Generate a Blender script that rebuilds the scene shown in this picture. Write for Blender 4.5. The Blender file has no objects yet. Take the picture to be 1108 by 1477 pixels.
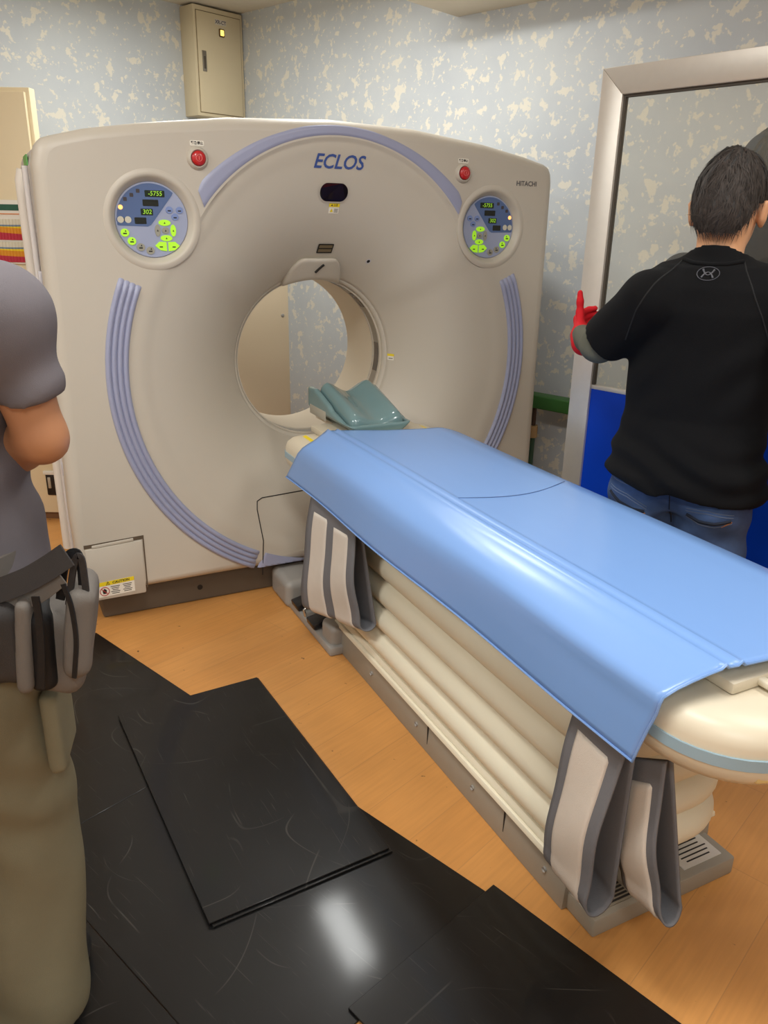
import bpy, bmesh, math, random
import numpy as np
from mathutils import Vector, Matrix
from mathutils.bvhtree import BVHTree

scene = bpy.context.scene
COL = scene.collection
random.seed(7)
RNG = np.random.default_rng(5)

# ------------------------------------------------------------------ camera
CAM_F, CAM_TH, CAM_RO, CAM_YAW, CAM_H = 1130.3, 20.2, 1.17, 26.86, 1.5
_t, _r, _y = (math.radians(a) for a in (CAM_TH, CAM_RO, CAM_YAW))
def _c2w(v):
    c, s = math.cos(_y), math.sin(_y)
    return np.array([v[0]*c + v[1]*s, -v[0]*s + v[1]*c, v[2]])
_F = np.array([0, math.cos(_t), -math.sin(_t)])
_U0 = np.array([0, math.sin(_t), math.cos(_t)])
_R0 = np.array([1., 0, 0])
CR = _c2w(_R0*math.cos(_r) + _U0*math.sin(_r))
CU = _c2w(-_R0*math.sin(_r) + _U0*math.cos(_r))
CF = _c2w(_F)
CO = np.array([0, 0, CAM_H])
FW = np.array([math.sin(_y), math.cos(_y)])
cam_data = bpy.data.cameras.new('camera')
cam = bpy.data.objects.new('camera', cam_data)
COL.objects.link(cam)
cam.matrix_world = Matrix(((CR[0], CU[0], -CF[0], CO[0]), (CR[1], CU[1], -CF[1], CO[1]),
                           (CR[2], CU[2], -CF[2], CO[2]), (0, 0, 0, 1)))
cam_data.sensor_fit = 'VERTICAL'
cam_data.sensor_height = 36.0
cam_data.lens = 36.0*CAM_F/1477.0
cam_data.clip_start = 0.02
scene.camera = cam

def ray(u, v): return CF + CR*(u-554)/CAM_F - CU*(v-738.5)/CAM_F
def hit(u, v, ax, val):
    d = ray(u, v); return CO + d*((val-CO[ax])/d[ax])
def gnd(u, v, z=0.0): return hit(u, v, 2, z)
def dep(u, v, d):
    r = ray(u, v); return CO + r*(d/(r[:2] @ FW))

# ------------------------------------------------------------------ world, exposure
world = bpy.data.worlds.new('world'); scene.world = world
world.use_nodes = True
world.node_tree.nodes['Background'].inputs[0].default_value = (0.8, 0.85, 0.9, 1)
world.node_tree.nodes['Background'].inputs[1].default_value = 0.02
scene.view_settings.view_transform = 'Standard'
scene.view_settings.look = 'None'
scene.view_settings.gamma = 1.0
scene.view_settings.use_curve_mapping = False
scene.view_settings.exposure = 0.08
LAMP_COL = (0.95, 0.975, 0.965)
LAMP_SCALE = 1.0
# ceiling luminaires: (x, y, length, width, watts, angle deg)
_d = ray(331, 24)
CEIL_Z = CAM_H + _d[2]/math.hypot(_d[0], _d[1])*6.0
LAMPS = [(1.50, 3.42, 0.62, 0.18, 14, 90), (1.05, 4.25, 0.9, 0.20, 18, 110),  # second one put behind the gantry to brighten the wall seen through the bore
         (0.25, 1.00, 1.2, 0.30, 30, 110), (1.9, 0.35, 1.2, 0.30, 19, 110),
         (-1.35, 1.9, 1.2, 0.30, 36, 110), (-0.2, -1.2, 1.2, 0.30, 34, 110)]

# ------------------------------------------------------------------ helpers
def srgb(r, g, b):
    f = lambda c: (c/255)/12.92 if c/255 <= 0.04045 else (((c/255)+0.055)/1.055)**2.4
    return (f(r), f(g), f(b), 1.0)

MATS = {}
def mat(name, col, rough=0.5, metal=0.0, noise=0.0, nscale=20.0, bump=0.0, bscale=200.0, spec=0.5,
        coat=0.0, emit=None, estr=0.0, sheen=0.0, bdist=0.002):
    if name in MATS: return MATS[name]
    m = bpy.data.materials.new(name); m.use_nodes = True
    nt = m.node_tree; b = nt.nodes['Principled BSDF']
    c = col if len(col) == 4 else srgb(*col)
    b.inputs['Base Color'].default_value = c
    b.inputs['Roughness'].default_value = rough
    b.inputs['Metallic'].default_value = metal
    b.inputs['Specular IOR Level'].default_value = spec
    b.inputs['Coat Weight'].default_value = coat
    b.inputs['Sheen Weight'].default_value = sheen
    if emit is not None:
        b.inputs['Emission Color'].default_value = emit if len(emit) == 4 else srgb(*emit)
        b.inputs['Emission Strength'].default_value = estr
    if noise > 0 or bump > 0:
        tc = nt.nodes.new('ShaderNodeTexCoord')
    if noise > 0:
        n = nt.nodes.new('ShaderNodeTexNoise'); n.inputs['Scale'].default_value = nscale
        n.inputs['Detail'].default_value = 5
        nt.links.new(tc.outputs['Object'], n.inputs['Vector'])
        mx = nt.nodes.new('ShaderNodeMix'); mx.data_type = 'RGBA'
        mx.inputs[6].default_value = tuple(x*(1-noise) for x in c[:3])+(1,)
        mx.inputs[7].default_value = tuple(min(1, x*(1+noise)) for x in c[:3])+(1,)
        nt.links.new(n.outputs['Fac'], mx.inputs[0])
        nt.links.new(mx.outputs[2], b.inputs['Base Color'])
    if bump > 0:
        n2 = nt.nodes.new('ShaderNodeTexNoise'); n2.inputs['Scale'].default_value = bscale
        n2.inputs['Detail'].default_value = 3
        nt.links.new(tc.outputs['Object'], n2.inputs['Vector'])
        bp = nt.nodes.new('ShaderNodeBump'); bp.inputs['Strength'].default_value = bump
        bp.inputs['Distance'].default_value = bdist
        nt.links.new(n2.outputs['Fac'], bp.inputs['Height'])
        nt.links.new(bp.outputs['Normal'], b.inputs['Normal'])
    MATS[name] = m
    return m

def mesh_from(name, verts, faces, smooth=True, sharp=None):
    me = bpy.data.meshes.new(name)
    v = np.asarray(verts, dtype=float)
    me.from_pydata([tuple(p) for p in v], [], [tuple(int(i) for i in f) for f in faces])
    me.validate()
    if smooth:
        me.polygons.foreach_set('use_smooth', [True]*len(me.polygons))
        if sharp is not None:
            me.set_sharp_from_angle(angle=math.radians(sharp))
    me.update()
    return me

def obj(name, me, m=None, parent=None, loc=None, rot=None):
    o = bpy.data.objects.new(name, me)
    COL.objects.link(o)
    if m is not None and me is not None:
        if len(me.materials) == 0: me.materials.append(m)
    if parent is not None: o.parent = parent
    if loc is not None: o.location = loc
    if rot is not None: o.rotation_euler = rot
    return o

def tag(o, label=None, cat=None, group=None, kind=None):
    if label: o['label'] = label
    if cat: o['category'] = cat
    if group: o['group'] = group
    if kind: o['kind'] = kind
    return o

def thing(name, label, cat, loc=(0, 0, 0), rotz=0.0, group=None):
    o = bpy.data.objects.new(name, None); COL.objects.link(o)
    o.empty_display_size = 0.1
    o.location = loc; o.rotation_euler = (0, 0, rotz)
    return tag(o, label, cat, group)

def box_mesh(name, sx, sy, sz, bevel=0.0, seg=3, center=(0, 0, 0), sharp=40):
    bm = bmesh.new()
    bmesh.ops.create_cube(bm, size=1.0)
    for v in bm.verts: v.co = Vector((v.co.x*sx, v.co.y*sy, v.co.z*sz))
    if bevel > 0:
        bmesh.ops.bevel(bm, geom=list(bm.edges), offset=bevel, segments=seg, profile=0.5, affect='EDGES')
    for v in bm.verts: v.co += Vector(center)
    me = bpy.data.meshes.new(name); bm.to_mesh(me); bm.free()
    if bevel > 0:
        me.polygons.foreach_set('use_smooth', [True]*len(me.polygons)); me.set_sharp_from_angle(angle=math.radians(sharp))
    return me

def box(name, lo, hi, m, parent=None, bevel=0.0, seg=3):
    lo = np.array(lo, float); hi = np.array(hi, float); s = hi-lo
    me = box_mesh(name, *s, bevel=bevel, seg=seg)
    return obj(name, me, m, parent, loc=tuple((lo+hi)/2))

def lathe_mesh(name, prof, n=48, sharp=35):
    """profile (r, a): revolve about the local -Y axis; a runs along -Y (towards the viewer)."""
    V = []; Fc = []
    k = len(prof)
    for i in range(n):
        t = 2*math.pi*i/n
        for r, a in prof: V.append((r*math.cos(t), -a, r*math.sin(t)))
    for i in range(n):
        j = (i+1) % n
        for q in range(k-1):
            Fc.append((i*k+q, i*k+q+1, j*k+q+1, j*k+q))
    if prof[0][0] > 1e-6: pass
    me = mesh_from(name, V, Fc, True, sharp)
    bm = bmesh.new(); bm.from_mesh(me)
    bmesh.ops.remove_doubles(bm, verts=bm.verts, dist=1e-6)
    bmesh.ops.recalc_face_normals(bm, faces=bm.faces)
    bm.to_mesh(me); bm.free()
    return me

def tube_mesh(name, pts, r, n=8, closed=False, flat=None):
    pts = [Vector(p) for p in pts]; V = []; Fc = []
    m = len(pts)
    rr = r if hasattr(r, '__len__') else [r]*m
    up = Vector((0, 0, 1)); prev = None
    for i, p in enumerate(pts):
        a = pts[(i-1) % m] if (closed or i > 0) else pts[i]
        b = pts[(i+1) % m] if (closed or i < m-1) else pts[i]
        d = (b-a).normalized()
        if prev is None:
            x = d.cross(up)
            if x.length < 1e-3: x = d.cross(Vector((1, 0, 0)))
            x.normalize()
        else:
            x = (prev - d*prev.dot(d)).normalized()
        prev = x; z = x.cross(d)
        for k in range(n):
            t = 2*math.pi*k/n
            V.append(p + x*(rr[i]*math.cos(t)) + z*(rr[i]*math.sin(t)))
    seg = m if closed else m-1
    for i in range(seg):
        j = (i+1) % m
        for k in range(n):
            l = (k+1) % n
            Fc.append((i*n+k, i*n+l, j*n+l, j*n+k))
    if not closed:
        Fc.append(tuple(range(n))[::-1]); Fc.append(tuple((m-1)*n+k for k in range(n)))
    return mesh_from(name, V, Fc, True, 50)

def prism_mesh(name, poly, y0, y1, bevel=0.0, sharp=40):
    """polygon in (x, z), extruded from y0 to y1"""
    bm = bmesh.new()
    f = bm.faces.new([bm.verts.new((x, y0, z)) for x, z in poly])
    r = bmesh.ops.extrude_face_region(bm, geom=[f])
    for e in r['geom']:
        if isinstance(e, bmesh.types.BMVert): e.co.y = y1
    bmesh.ops.recalc_face_normals(bm, faces=bm.faces)
    if bevel > 0:
        bmesh.ops.bevel(bm, geom=list(bm.edges), offset=bevel, segments=2, profile=0.5, affect='EDGES')
    me = bpy.data.meshes.new(name); bm.to_mesh(me); bm.free()
    me.polygons.foreach_set('use_smooth', [True]*len(me.polygons)); me.set_sharp_from_angle(angle=math.radians(sharp))
    return me

def text_flat(body, size, shear=0.0, bold=0.0, sub=0.0):
    """text as 2D triangles (n,2), faces; centred"""
    cu = bpy.data.curves.new('txt', 'FONT'); cu.body = body; cu.size = size
    cu.align_x = 'CENTER'; cu.align_y = 'CENTER'; cu.shear = shear; cu.offset = bold
    cu.resolution_u = 3
    o = bpy.data.objects.new('txt', cu); COL.objects.link(o)
    dg = bpy.context.evaluated_depsgraph_get()
    me = bpy.data.meshes.new_from_object(o.evaluated_get(dg))
    V = np.array([v.co[:2] for v in me.vertices]) if len(me.vertices) else np.zeros((0, 2))
    Fc = [tuple(p.vertices) for p in me.polygons]
    bpy.data.objects.remove(o); bpy.data.curves.remove(cu); bpy.data.meshes.remove(me)
    return V, Fc

def rot2(V, deg):
    a = math.radians(deg); c, s = math.cos(a), math.sin(a)
    return V @ np.array([[c, s], [-s, c]])

def text_on(name, body, size, m, parent, origin, ex, ez, lift=0.0006, **kw):
    V, Fc = text_flat(body, size, **kw)
    if len(V) == 0: return None
    ex = np.array(ex, float); ez = np.array(ez, float)
    n = np.cross(ex, ez)
    P = np.array(origin) + V[:, :1]*ex + V[:, 1:2]*ez + n*lift
    return obj(name, mesh_from(name, P, Fc, False), m, parent)

# ------------------------------------------------------------------ implicit surfaces
def surface_nets(D, lo, res):
    S = D < 0
    nx, ny, nz = D.shape
    c = np.zeros((nx-1, ny-1, nz-1), np.uint8)
    for i in (0, 1):
        for j in (0, 1):
            for k in (0, 1):
                c += S[i:nx-1+i, j:ny-1+j, k:nz-1+k]
    act = (c > 0) & (c < 8)
    ids = np.full(act.shape, -1, np.int64)
    I, J, K = np.nonzero(act); ids[I, J, K] = np.arange(len(I))
    P = np.zeros((len(I), 3)); cnt = np.zeros(len(I))
    corners = [(i, j, k) for i in (0, 1) for j in (0, 1) for k in (0, 1)]
    for a in corners:
        for ax in range(3):
            if a[ax] == 1: continue
            b = list(a); b[ax] = 1
            da = D[I+a[0], J+a[1], K+a[2]]; db = D[I+b[0], J+b[1], K+b[2]]
            x = (da < 0) != (db < 0)
            t = np.where(x, da/np.where(x, da-db, 1), 0)
            for q in range(3):
                P[:, q] += np.where(x, a[q] + (t if q == ax else 0), 0)
            cnt += x
    P /= cnt[:, None]
    P = (P + np.stack([I, J, K], 1))*res + np.array(lo)
    quads = []
    for ax in range(3):
        o1, o2 = (ax+1) % 3, (ax+2) % 3
        sl0 = [slice(1, -1)]*3; sl1 = [slice(1, -1)]*3
        sl0[ax] = slice(0, D.shape[ax]-1); sl1[ax] = slice(1, D.shape[ax])
        s0 = S[tuple(sl0)]; s1 = S[tuple(sl1)]
        A, B, C = np.nonzero(s0 != s1)
        idx = np.stack([A, B, C], 1)
        for q in (o1, o2): idx[:, q] += 1
        flip = s0[A, B, C]
        def cell(d1, d2):
            t = idx.copy(); t[:, o1] += d1; t[:, o2] += d2
            return ids[t[:, 0], t[:, 1], t[:, 2]]
        q = np.stack([cell(-1, -1), cell(0, -1), cell(0, 0), cell(-1, 0)], 1)
        q[~flip] = q[~flip][:, ::-1]
        quads.append(q)
    Q = np.concatenate(quads)
    Q = Q[(Q >= 0).all(1)]
    return P, Q

def smin(a, b, k):
    if k <= 0: return np.minimum(a, b)
    h = np.clip(0.5+0.5*(b-a)/k, 0, 1)
    return b*(1-h) + a*h - k*h*(1-h)
def smax(a, b, k): return -smin(-a, -b, k)

class Field:
    def __init__(self, lo, hi, res):
        self.lo = np.array(lo, float); self.res = res
        n = np.ceil((np.array(hi)-self.lo)/res).astype(int)+1
        self.n = n; self.D = np.full(n, 1.0, np.float32)
        self.ax = [self.lo[i]+np.arange(n[i])*res for i in range(3)]
    def grid(self, lo=None, hi=None):
        sl = []
        for i in range(3):
            a = 0 if lo is None else int(np.clip((lo[i]-self.lo[i])/self.res, 0, self.n[i]))
            b = self.n[i] if hi is None else int(np.clip((hi[i]-self.lo[i])/self.res+2, 0, self.n[i]))
            sl.append(slice(a, b))
        sl = tuple(sl)
        return sl, self.ax[0][sl[0]][:, None, None], self.ax[1][sl[1]][None, :, None], self.ax[2][sl[2]][None, None, :]
    def put(self, fn, lo=None, hi=None, k=0.02, op='add'):
        sl, x, y, z = self.grid(lo, hi)
        if min(s.stop-s.start for s in sl) <= 0: return
        d = fn(x, y, z)
        if op == 'add': self.D[sl] = smin(self.D[sl], d, k)
        elif op == 'cut': self.D[sl] = smax(self.D[sl], -d, k)
        elif op == 'keep': self.D[sl] = smax(self.D[sl], d, k)
        elif op == 'disp': self.D[sl] = self.D[sl] + d
    def cone(self, a, b, ra, rb=None, k=0.02, op='add', squash=None, f=1.0, endcut=False):
        rb = ra if rb is None else rb
        a = np.array(a, float); b = np.array(b, float); ba = b-a; L2 = max(ba @ ba, 1e-9)
        e = None
        if squash is not None: e = np.array(squash, float); e /= np.linalg.norm(e)
        u = ba/math.sqrt(L2)
        def fn(x, y, z):
            X, Y, Z = x-a[0], y-a[1], z-a[2]
            if e is not None:
                q = (X*e[0]+Y*e[1]+Z*e[2])*(1/f-1); X, Y, Z = X+e[0]*q, Y+e[1]*q, Z+e[2]*q
            h0 = (X*ba[0]+Y*ba[1]+Z*ba[2])/L2; h = np.clip(h0, 0, 1)
            d = np.sqrt((X-ba[0]*h)**2+(Y-ba[1]*h)**2+(Z-ba[2]*h)**2)-(ra+(rb-ra)*h)
            if endcut:
                d = np.maximum(d, (h0-1)*math.sqrt(L2))
            return d
        m = max(ra, rb)*max(1, f)+k+0.03
        self.put(fn, np.minimum(a, b)-m, np.maximum(a, b)+m, k, op)
    def ball(self, c, r, k=0.02, op='add'):
        c = np.array(c, float); r = np.array(r if hasattr(r, '__len__') else [r]*3, float)
        def fn(x, y, z):
            return (np.sqrt(((x-c[0])/r[0])**2+((y-c[1])/r[1])**2+((z-c[2])/r[2])**2)-1)*r.min()
        m = r+k+0.04
        self.put(fn, c-m, c+m, k, op)
    def rbox(self, c, h, r=0.01, k=0.01, op='add', R=None):
        c = np.array(c, float); h = np.array(h, float)-r
        R = np.eye(3) if R is None else np.array(R)
        def fn(x, y, z):
            X, Y, Z = x-c[0], y-c[1], z-c[2]
            q = [np.abs(X*R[0, i]+Y*R[1, i]+Z*R[2, i])-h[i] for i in range(3)]
            o = np.sqrt(sum(np.maximum(t, 0)**2 for t in q))
            return o + np.minimum(np.maximum(q[0], np.maximum(q[1], q[2])), 0) - r
        m = np.linalg.norm(h)+r+k+0.02
        self.put(fn, c-m, c+m, k, op)
    def stack(self, tab, k=0.02, grow=0.0, op='add', pw=2.0, ends=0.0):
        """tab rows: z, half width, half depth, yc, xc"""
        T = np.array(tab, float); T = T[np.argsort(T[:, 0])]
        def fn(x, y, z):
            zz = np.clip(z, T[0, 0], T[-1, 0])
            w = np.interp(zz, T[:, 0], T[:, 1])+grow; d = np.interp(zz, T[:, 0], T[:, 2])+grow
            yc = np.interp(zz, T[:, 0], T[:, 3]); xc = np.interp(zz, T[:, 0], T[:, 4])
            q = (np.abs((x-xc)/w)**pw+np.abs((y-yc)/d)**pw)**(1/pw)
            s = (q-1)*np.minimum(w, d)
            return np.maximum(s, np.maximum(T[0, 0]-ends-z, z-T[-1, 0]-ends))
        m = 0.08
        lo = (T[:, 4]-T[:, 1]).min()-grow-m, (T[:, 3]-T[:, 2]).min()-grow-m, T[0, 0]-m
        hi = (T[:, 4]+T[:, 1]).max()+grow+m, (T[:, 3]+T[:, 2]).max()+grow+m, T[-1, 0]+m
        self.put(fn, lo, hi, k, op)
    def mesh(self, name, smooth_it=2):
        D = self.D.copy()
        D[0], D[-1] = 1, 1; D[:, 0], D[:, -1] = 1, 1; D[:, :, 0], D[:, :, -1] = 1, 1
        P, Q = surface_nets(D, self.lo, self.res)
        if smooth_it:
            E = np.concatenate([Q[:, [0, 1]], Q[:, [1, 2]], Q[:, [2, 3]], Q[:, [3, 0]]])
            for _ in range(smooth_it):
                acc = np.zeros_like(P); n = np.zeros(len(P))
                np.add.at(acc, E[:, 0], P[E[:, 1]]); np.add.at(n, E[:, 0], 1)
                np.add.at(acc, E[:, 1], P[E[:, 0]]); np.add.at(n, E[:, 1], 1)
                P = P*0.5 + 0.5*acc/n[:, None]
        me = bpy.data.meshes.new(name)
        me.vertices.add(len(P)); me.vertices.foreach_set('co', P.astype(np.float32).ravel())
        me.loops.add(4*len(Q)); me.polygons.add(len(Q))
        me.polygons.foreach_set('loop_start', np.arange(0, 4*len(Q), 4))
        me.loops.foreach_set('vertex_index', Q.ravel().astype(np.int32))
        me.polygons.foreach_set('use_smooth', np.ones(len(Q), bool))
        me.update(calc_edges=True); me.validate()
        return me
# ------------------------------------------------------------------ materials of surfaces
def wallpaper():
    m = bpy.data.materials.new('wallpaper'); m.use_nodes = True
    nt = m.node_tree; b = nt.nodes['Principled BSDF']; N = nt.nodes.new; L = nt.links.new
    tc = N('ShaderNodeTexCoord')
    def blot(scale, lo, hi, det, dist, off):
        mp = N('ShaderNodeMapping'); mp.inputs['Location'].default_value = off
        L(tc.outputs['Object'], mp.inputs['Vector'])
        n = N('ShaderNodeTexNoise'); n.inputs['Scale'].default_value = scale
        n.inputs['Detail'].default_value = det; n.inputs['Roughness'].default_value = 0.62
        n.inputs['Distortion'].default_value = dist
        L(mp.outputs['Vector'], n.inputs['Vector'])
        r = N('ShaderNodeMapRange'); r.inputs['From Min'].default_value = lo; r.inputs['From Max'].default_value = hi
        L(n.outputs['Fac'], r.inputs['Value'])
        return r.outputs['Result']
    a = blot(14.0, 0.575, 0.612, 3.0, 0.10, (0, 0, 0))
    c = blot(30.0, 0.62, 0.655, 2.5, 0.2, (3.3, 7.1, 1.7))
    mx = N('ShaderNodeMath'); mx.operation = 'MAXIMUM'; L(a, mx.inputs[0]); L(c, mx.inputs[1])
    soft = blot(3.0, 0.3, 0.7, 3.0, 0.0, (9, 2, 4))
    base = N('ShaderNodeMix'); base.data_type = 'RGBA'
    base.inputs[6].default_value = srgb(193, 198, 202); base.inputs[7].default_value = srgb(202, 206, 207)
    L(soft, base.inputs[0])
    mix = N('ShaderNodeMix'); mix.data_type = 'RGBA'
    L(mx.outputs[0], mix.inputs[0]); L(base.outputs[2], mix.inputs[6])
    mix.inputs[7].default_value = srgb(227, 222, 208)
    L(mix.outputs[2], b.inputs['Base Color'])
    b.inputs['Roughness'].default_value = 0.55
    b.inputs['Specular IOR Level'].default_value = 0.3
    n2 = N('ShaderNodeTexNoise'); n2.inputs['Scale'].default_value = 350
    L(tc.outputs['Object'], n2.inputs['Vector'])
    bp = N('ShaderNodeBump'); bp.inputs['Strength'].default_value = 0.15; bp.inputs['Distance'].default_value = 0.001
    L(n2.outputs['Fac'], bp.inputs['Height']); L(bp.outputs['Normal'], b.inputs['Normal'])
    return m
M_WALL = wallpaper()

def floor_mat():
    m = bpy.data.materials.new('wood_vinyl'); m.use_nodes = True
    nt = m.node_tree; b = nt.nodes['Principled BSDF']; N = nt.nodes.new; L = nt.links.new
    tc = N('ShaderNodeTexCoord')
    br = N('ShaderNodeTexBrick'); br.offset = 0.37; br.offset_frequency = 2
    br.inputs['Color1'].default_value = srgb(198, 138, 74); br.inputs['Color2'].default_value = srgb(206, 147, 82)
    br.inputs['Mortar'].default_value = srgb(186, 132, 76)
    br.inputs['Scale'].default_value = 1.0; br.inputs['Mortar Size'].default_value = 0.0012
    br.inputs['Brick Width'].default_value = 0.92; br.inputs['Row Height'].default_value = 0.152
    br.inputs['Bias'].default_value = 0.0
    L(tc.outputs['Object'], br.inputs['Vector'])
    mp = N('ShaderNodeMapping'); mp.inputs['Scale'].default_value = (2.0, 34.0, 1.0)
    L(tc.outputs['Object'], mp.inputs['Vector'])
    g = N('ShaderNodeTexNoise'); g.inputs['Scale'].default_value = 3.0; g.inputs['Detail'].default_value = 5
    L(mp.outputs['Vector'], g.inputs['Vector'])
    big = N('ShaderNodeTexNoise'); big.inputs['Scale'].default_value = 2.6; big.inputs['Detail'].default_value = 3
    L(tc.outputs['Object'], big.inputs['Vector'])
    r1 = N('ShaderNodeMapRange'); r1.inputs['To Min'].default_value = 0.93; r1.inputs['To Max'].default_value = 1.05
    r1.inputs['From Min'].default_value = 0.3; r1.inputs['From Max'].default_value = 0.7
    L(g.outputs['Fac'], r1.inputs['Value'])
    r2 = N('ShaderNodeMapRange'); r2.inputs['To Min'].default_value = 0.86; r2.inputs['To Max'].default_value = 1.1
    r2.inputs['From Min'].default_value = 0.3; r2.inputs['From Max'].default_value = 0.7
    L(big.outputs['Fac'], r2.inputs['Value'])
    mu = N('ShaderNodeMath'); mu.operation = 'MULTIPLY'; L(r1.outputs[0], mu.inputs[0]); L(r2.outputs[0], mu.inputs[1])
    vm = N('ShaderNodeVectorMath'); vm.operation = 'SCALE'; L(br.outputs['Color'], vm.inputs[0]); L(mu.outputs[0], vm.inputs['Scale'])
    # small scuffs
    v = N('ShaderNodeTexNoise'); v.inputs['Scale'].default_value = 38; v.inputs['Detail'].default_value = 2
    L(tc.outputs['Object'], v.inputs['Vector'])
    rs = N('ShaderNodeMapRange'); rs.inputs['From Min'].default_value = 0.735; rs.inputs['From Max'].default_value = 0.78
    L(v.outputs['Fac'], rs.inputs['Value'])
    mix = N('ShaderNodeMix'); mix.data_type = 'RGBA'; L(rs.outputs[0], mix.inputs[0]); L(vm.outputs[0], mix.inputs[6])
    mix.inputs[7].default_value = srgb(96, 66, 38)
    L(mix.outputs[2], b.inputs['Base Color'])
    b.inputs['Roughness'].default_value = 0.42
    bp = N('ShaderNodeBump'); bp.inputs['Strength'].default_value = 0.08; bp.inputs['Distance'].default_value = 0.001
    L(g.outputs['Fac'], bp.inputs['Height']); L(bp.outputs['Normal'], b.inputs['Normal'])
    return m
M_FLOOR = floor_mat()
M_CEIL = mat('ceiling_board', (214, 205, 188), 0.8, noise=0.04, nscale=60, bump=0.2, bscale=120)

# ------------------------------------------------------------------ room shell
ROOM_ANG = math.radians(20.6)
_d = ray(331, 24)
CORNER = _d[:2]/np.hypot(_d[0], _d[1])*6.0     # corner seen behind the wall box, six metres off
RA = np.array([-math.cos(ROOM_ANG), -math.sin(ROOM_ANG)])     # along the left wall, away from the corner
RB = np.array([math.sin(ROOM_ANG), -math.cos(ROOM_ANG)])      # along the right wall, towards the camera
LA, LB, WT = 5.6, 7.2, 0.12
def room(a, b, z=0.0):
    p = CORNER + RA*a + RB*b
    return (p[0], p[1], z)
def room_hit(u, v, axis, val):
    """where the ray through a pixel meets the plane a=val or b=val of the room"""
    d = ray(u, v); n = RA if axis == 'a' else RB
    k = (val + CORNER @ n)/(d[:2] @ n)
    p = CO + d*k; q = p[:2]-CORNER
    return q @ RA, q @ RB, p[2]
room_rot = math.atan2(RA[1], RA[0])      # local x = RA, local y = -RB ... z up
def room_box(name, a0, a1, b0, b1, z0, z1, m, parent=None, bevel=0.0, seg=2):
    # local frame of the room: x along RA, y along RB (left handed pair -> y = -(z x RA))
    me = box_mesh(name, a1-a0, b1-b0, z1-z0, bevel, seg)
    c = room((a0+a1)/2, (b0+b1)/2, (z0+z1)/2)
    return obj(name, me, m, parent, loc=c, rot=(0, 0, room_rot))
fl = room_box('floor', -WT, LA+WT, -WT, LB+WT, -0.1, 0.0, M_FLOOR); tag(fl, 'warm orange wood-look vinyl floor', kind='structure')
ce = room_box('ceiling', -WT, LA+WT, -WT, LB+WT, CEIL_Z, CEIL_Z+0.1, M_CEIL); tag(ce, 'beige ceiling above the wallpapered walls', kind='structure')
for nm, a0, a1, b0, b1, lb in (('wall_left', -WT, LA+WT, -WT, 0, 'pale blue cloud-patterned wallpaper wall behind the wall box'),
                               ('wall_right', -WT, 0, 0, LB, 'pale blue cloud-patterned wallpaper wall to the right of the scanner'),
                               ('wall_far_left', LA, LA+WT, 0, LB, 'wallpapered wall on the far left out of view'),
                               ('wall_behind', -WT, LA+WT, LB, LB+WT, 'wallpapered wall behind the viewer')):
    w = room_box(nm, a0, a1, b0, b1, 0, CEIL_Z, M_WALL); tag(w, lb, kind='structure')
_sa, _sb, _sz = room_hit(660, 25, 'a', 0.0)
so = room_box('trim_1', 0.0, 0.40, _sb, LB, _sz, CEIL_Z, mat('soffit_paint', (205, 194, 172), 0.7, noise=0.03), bevel=0.006)
tag(so, 'beige boxed soffit running along the top of the right wall', kind='structure')
M_BASEB = mat('baseboard_vinyl', (150, 134, 112), 0.5)
for nm, a0, a1, b0, b1 in (('baseboard_left', 0.012, LA, 0.0, 0.012), ('baseboard_right', 0.0, 0.012, 0.0, LB)):
    tag(room_box(nm, a0, a1, b0, b1, 0, 0.07, M_BASEB, bevel=0.003), 'low beige-brown vinyl baseboard', kind='structure')

# ceiling luminaires (above the frame)
M_LAMP = mat('lamp_diffuser', (255, 248, 232), 0.6, emit=(255, 240, 214), estr=3.0)
M_LAMPB = mat('lamp_housing', (235, 232, 224), 0.5)
lamp_where = ['above the scanner bore', 'added behind the scanner to brighten the wall beyond the bore', 'above the black rubber mats', 'above the foot of the couch',
              'above the crouching side of the left worker', 'behind the viewer']
lamp_where[4] = 'above the worker in grey'
for i, (lx, ly, ll, lw, watt, ang) in enumerate(LAMPS):
    t = thing('ceiling_light', 'rectangular white ceiling light ' + lamp_where[i], 'ceiling light',
              (lx, ly, CEIL_Z), math.radians(ang), group='ceiling lights')
    obj('housing', box_mesh('housing', ll+0.06, lw+0.06, 0.05, 0.006, 2, (0, 0, -0.025)), M_LAMPB, t)
    obj('diffuser', box_mesh('diffuser', ll, lw, 0.02, 0.006, 2, (0, 0, -0.058)), M_LAMP, t)
    ld = bpy.data.lights.new('tube_light', 'AREA'); ld.shape = 'RECTANGLE'; ld.size = ll; ld.size_y = lw
    ld.energy = watt*LAMP_SCALE; ld.color = LAMP_COL
    lo = bpy.data.objects.new('tube_light', ld); COL.objects.link(lo); lo.parent = t; lo.location = (0, 0, -0.072)
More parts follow.
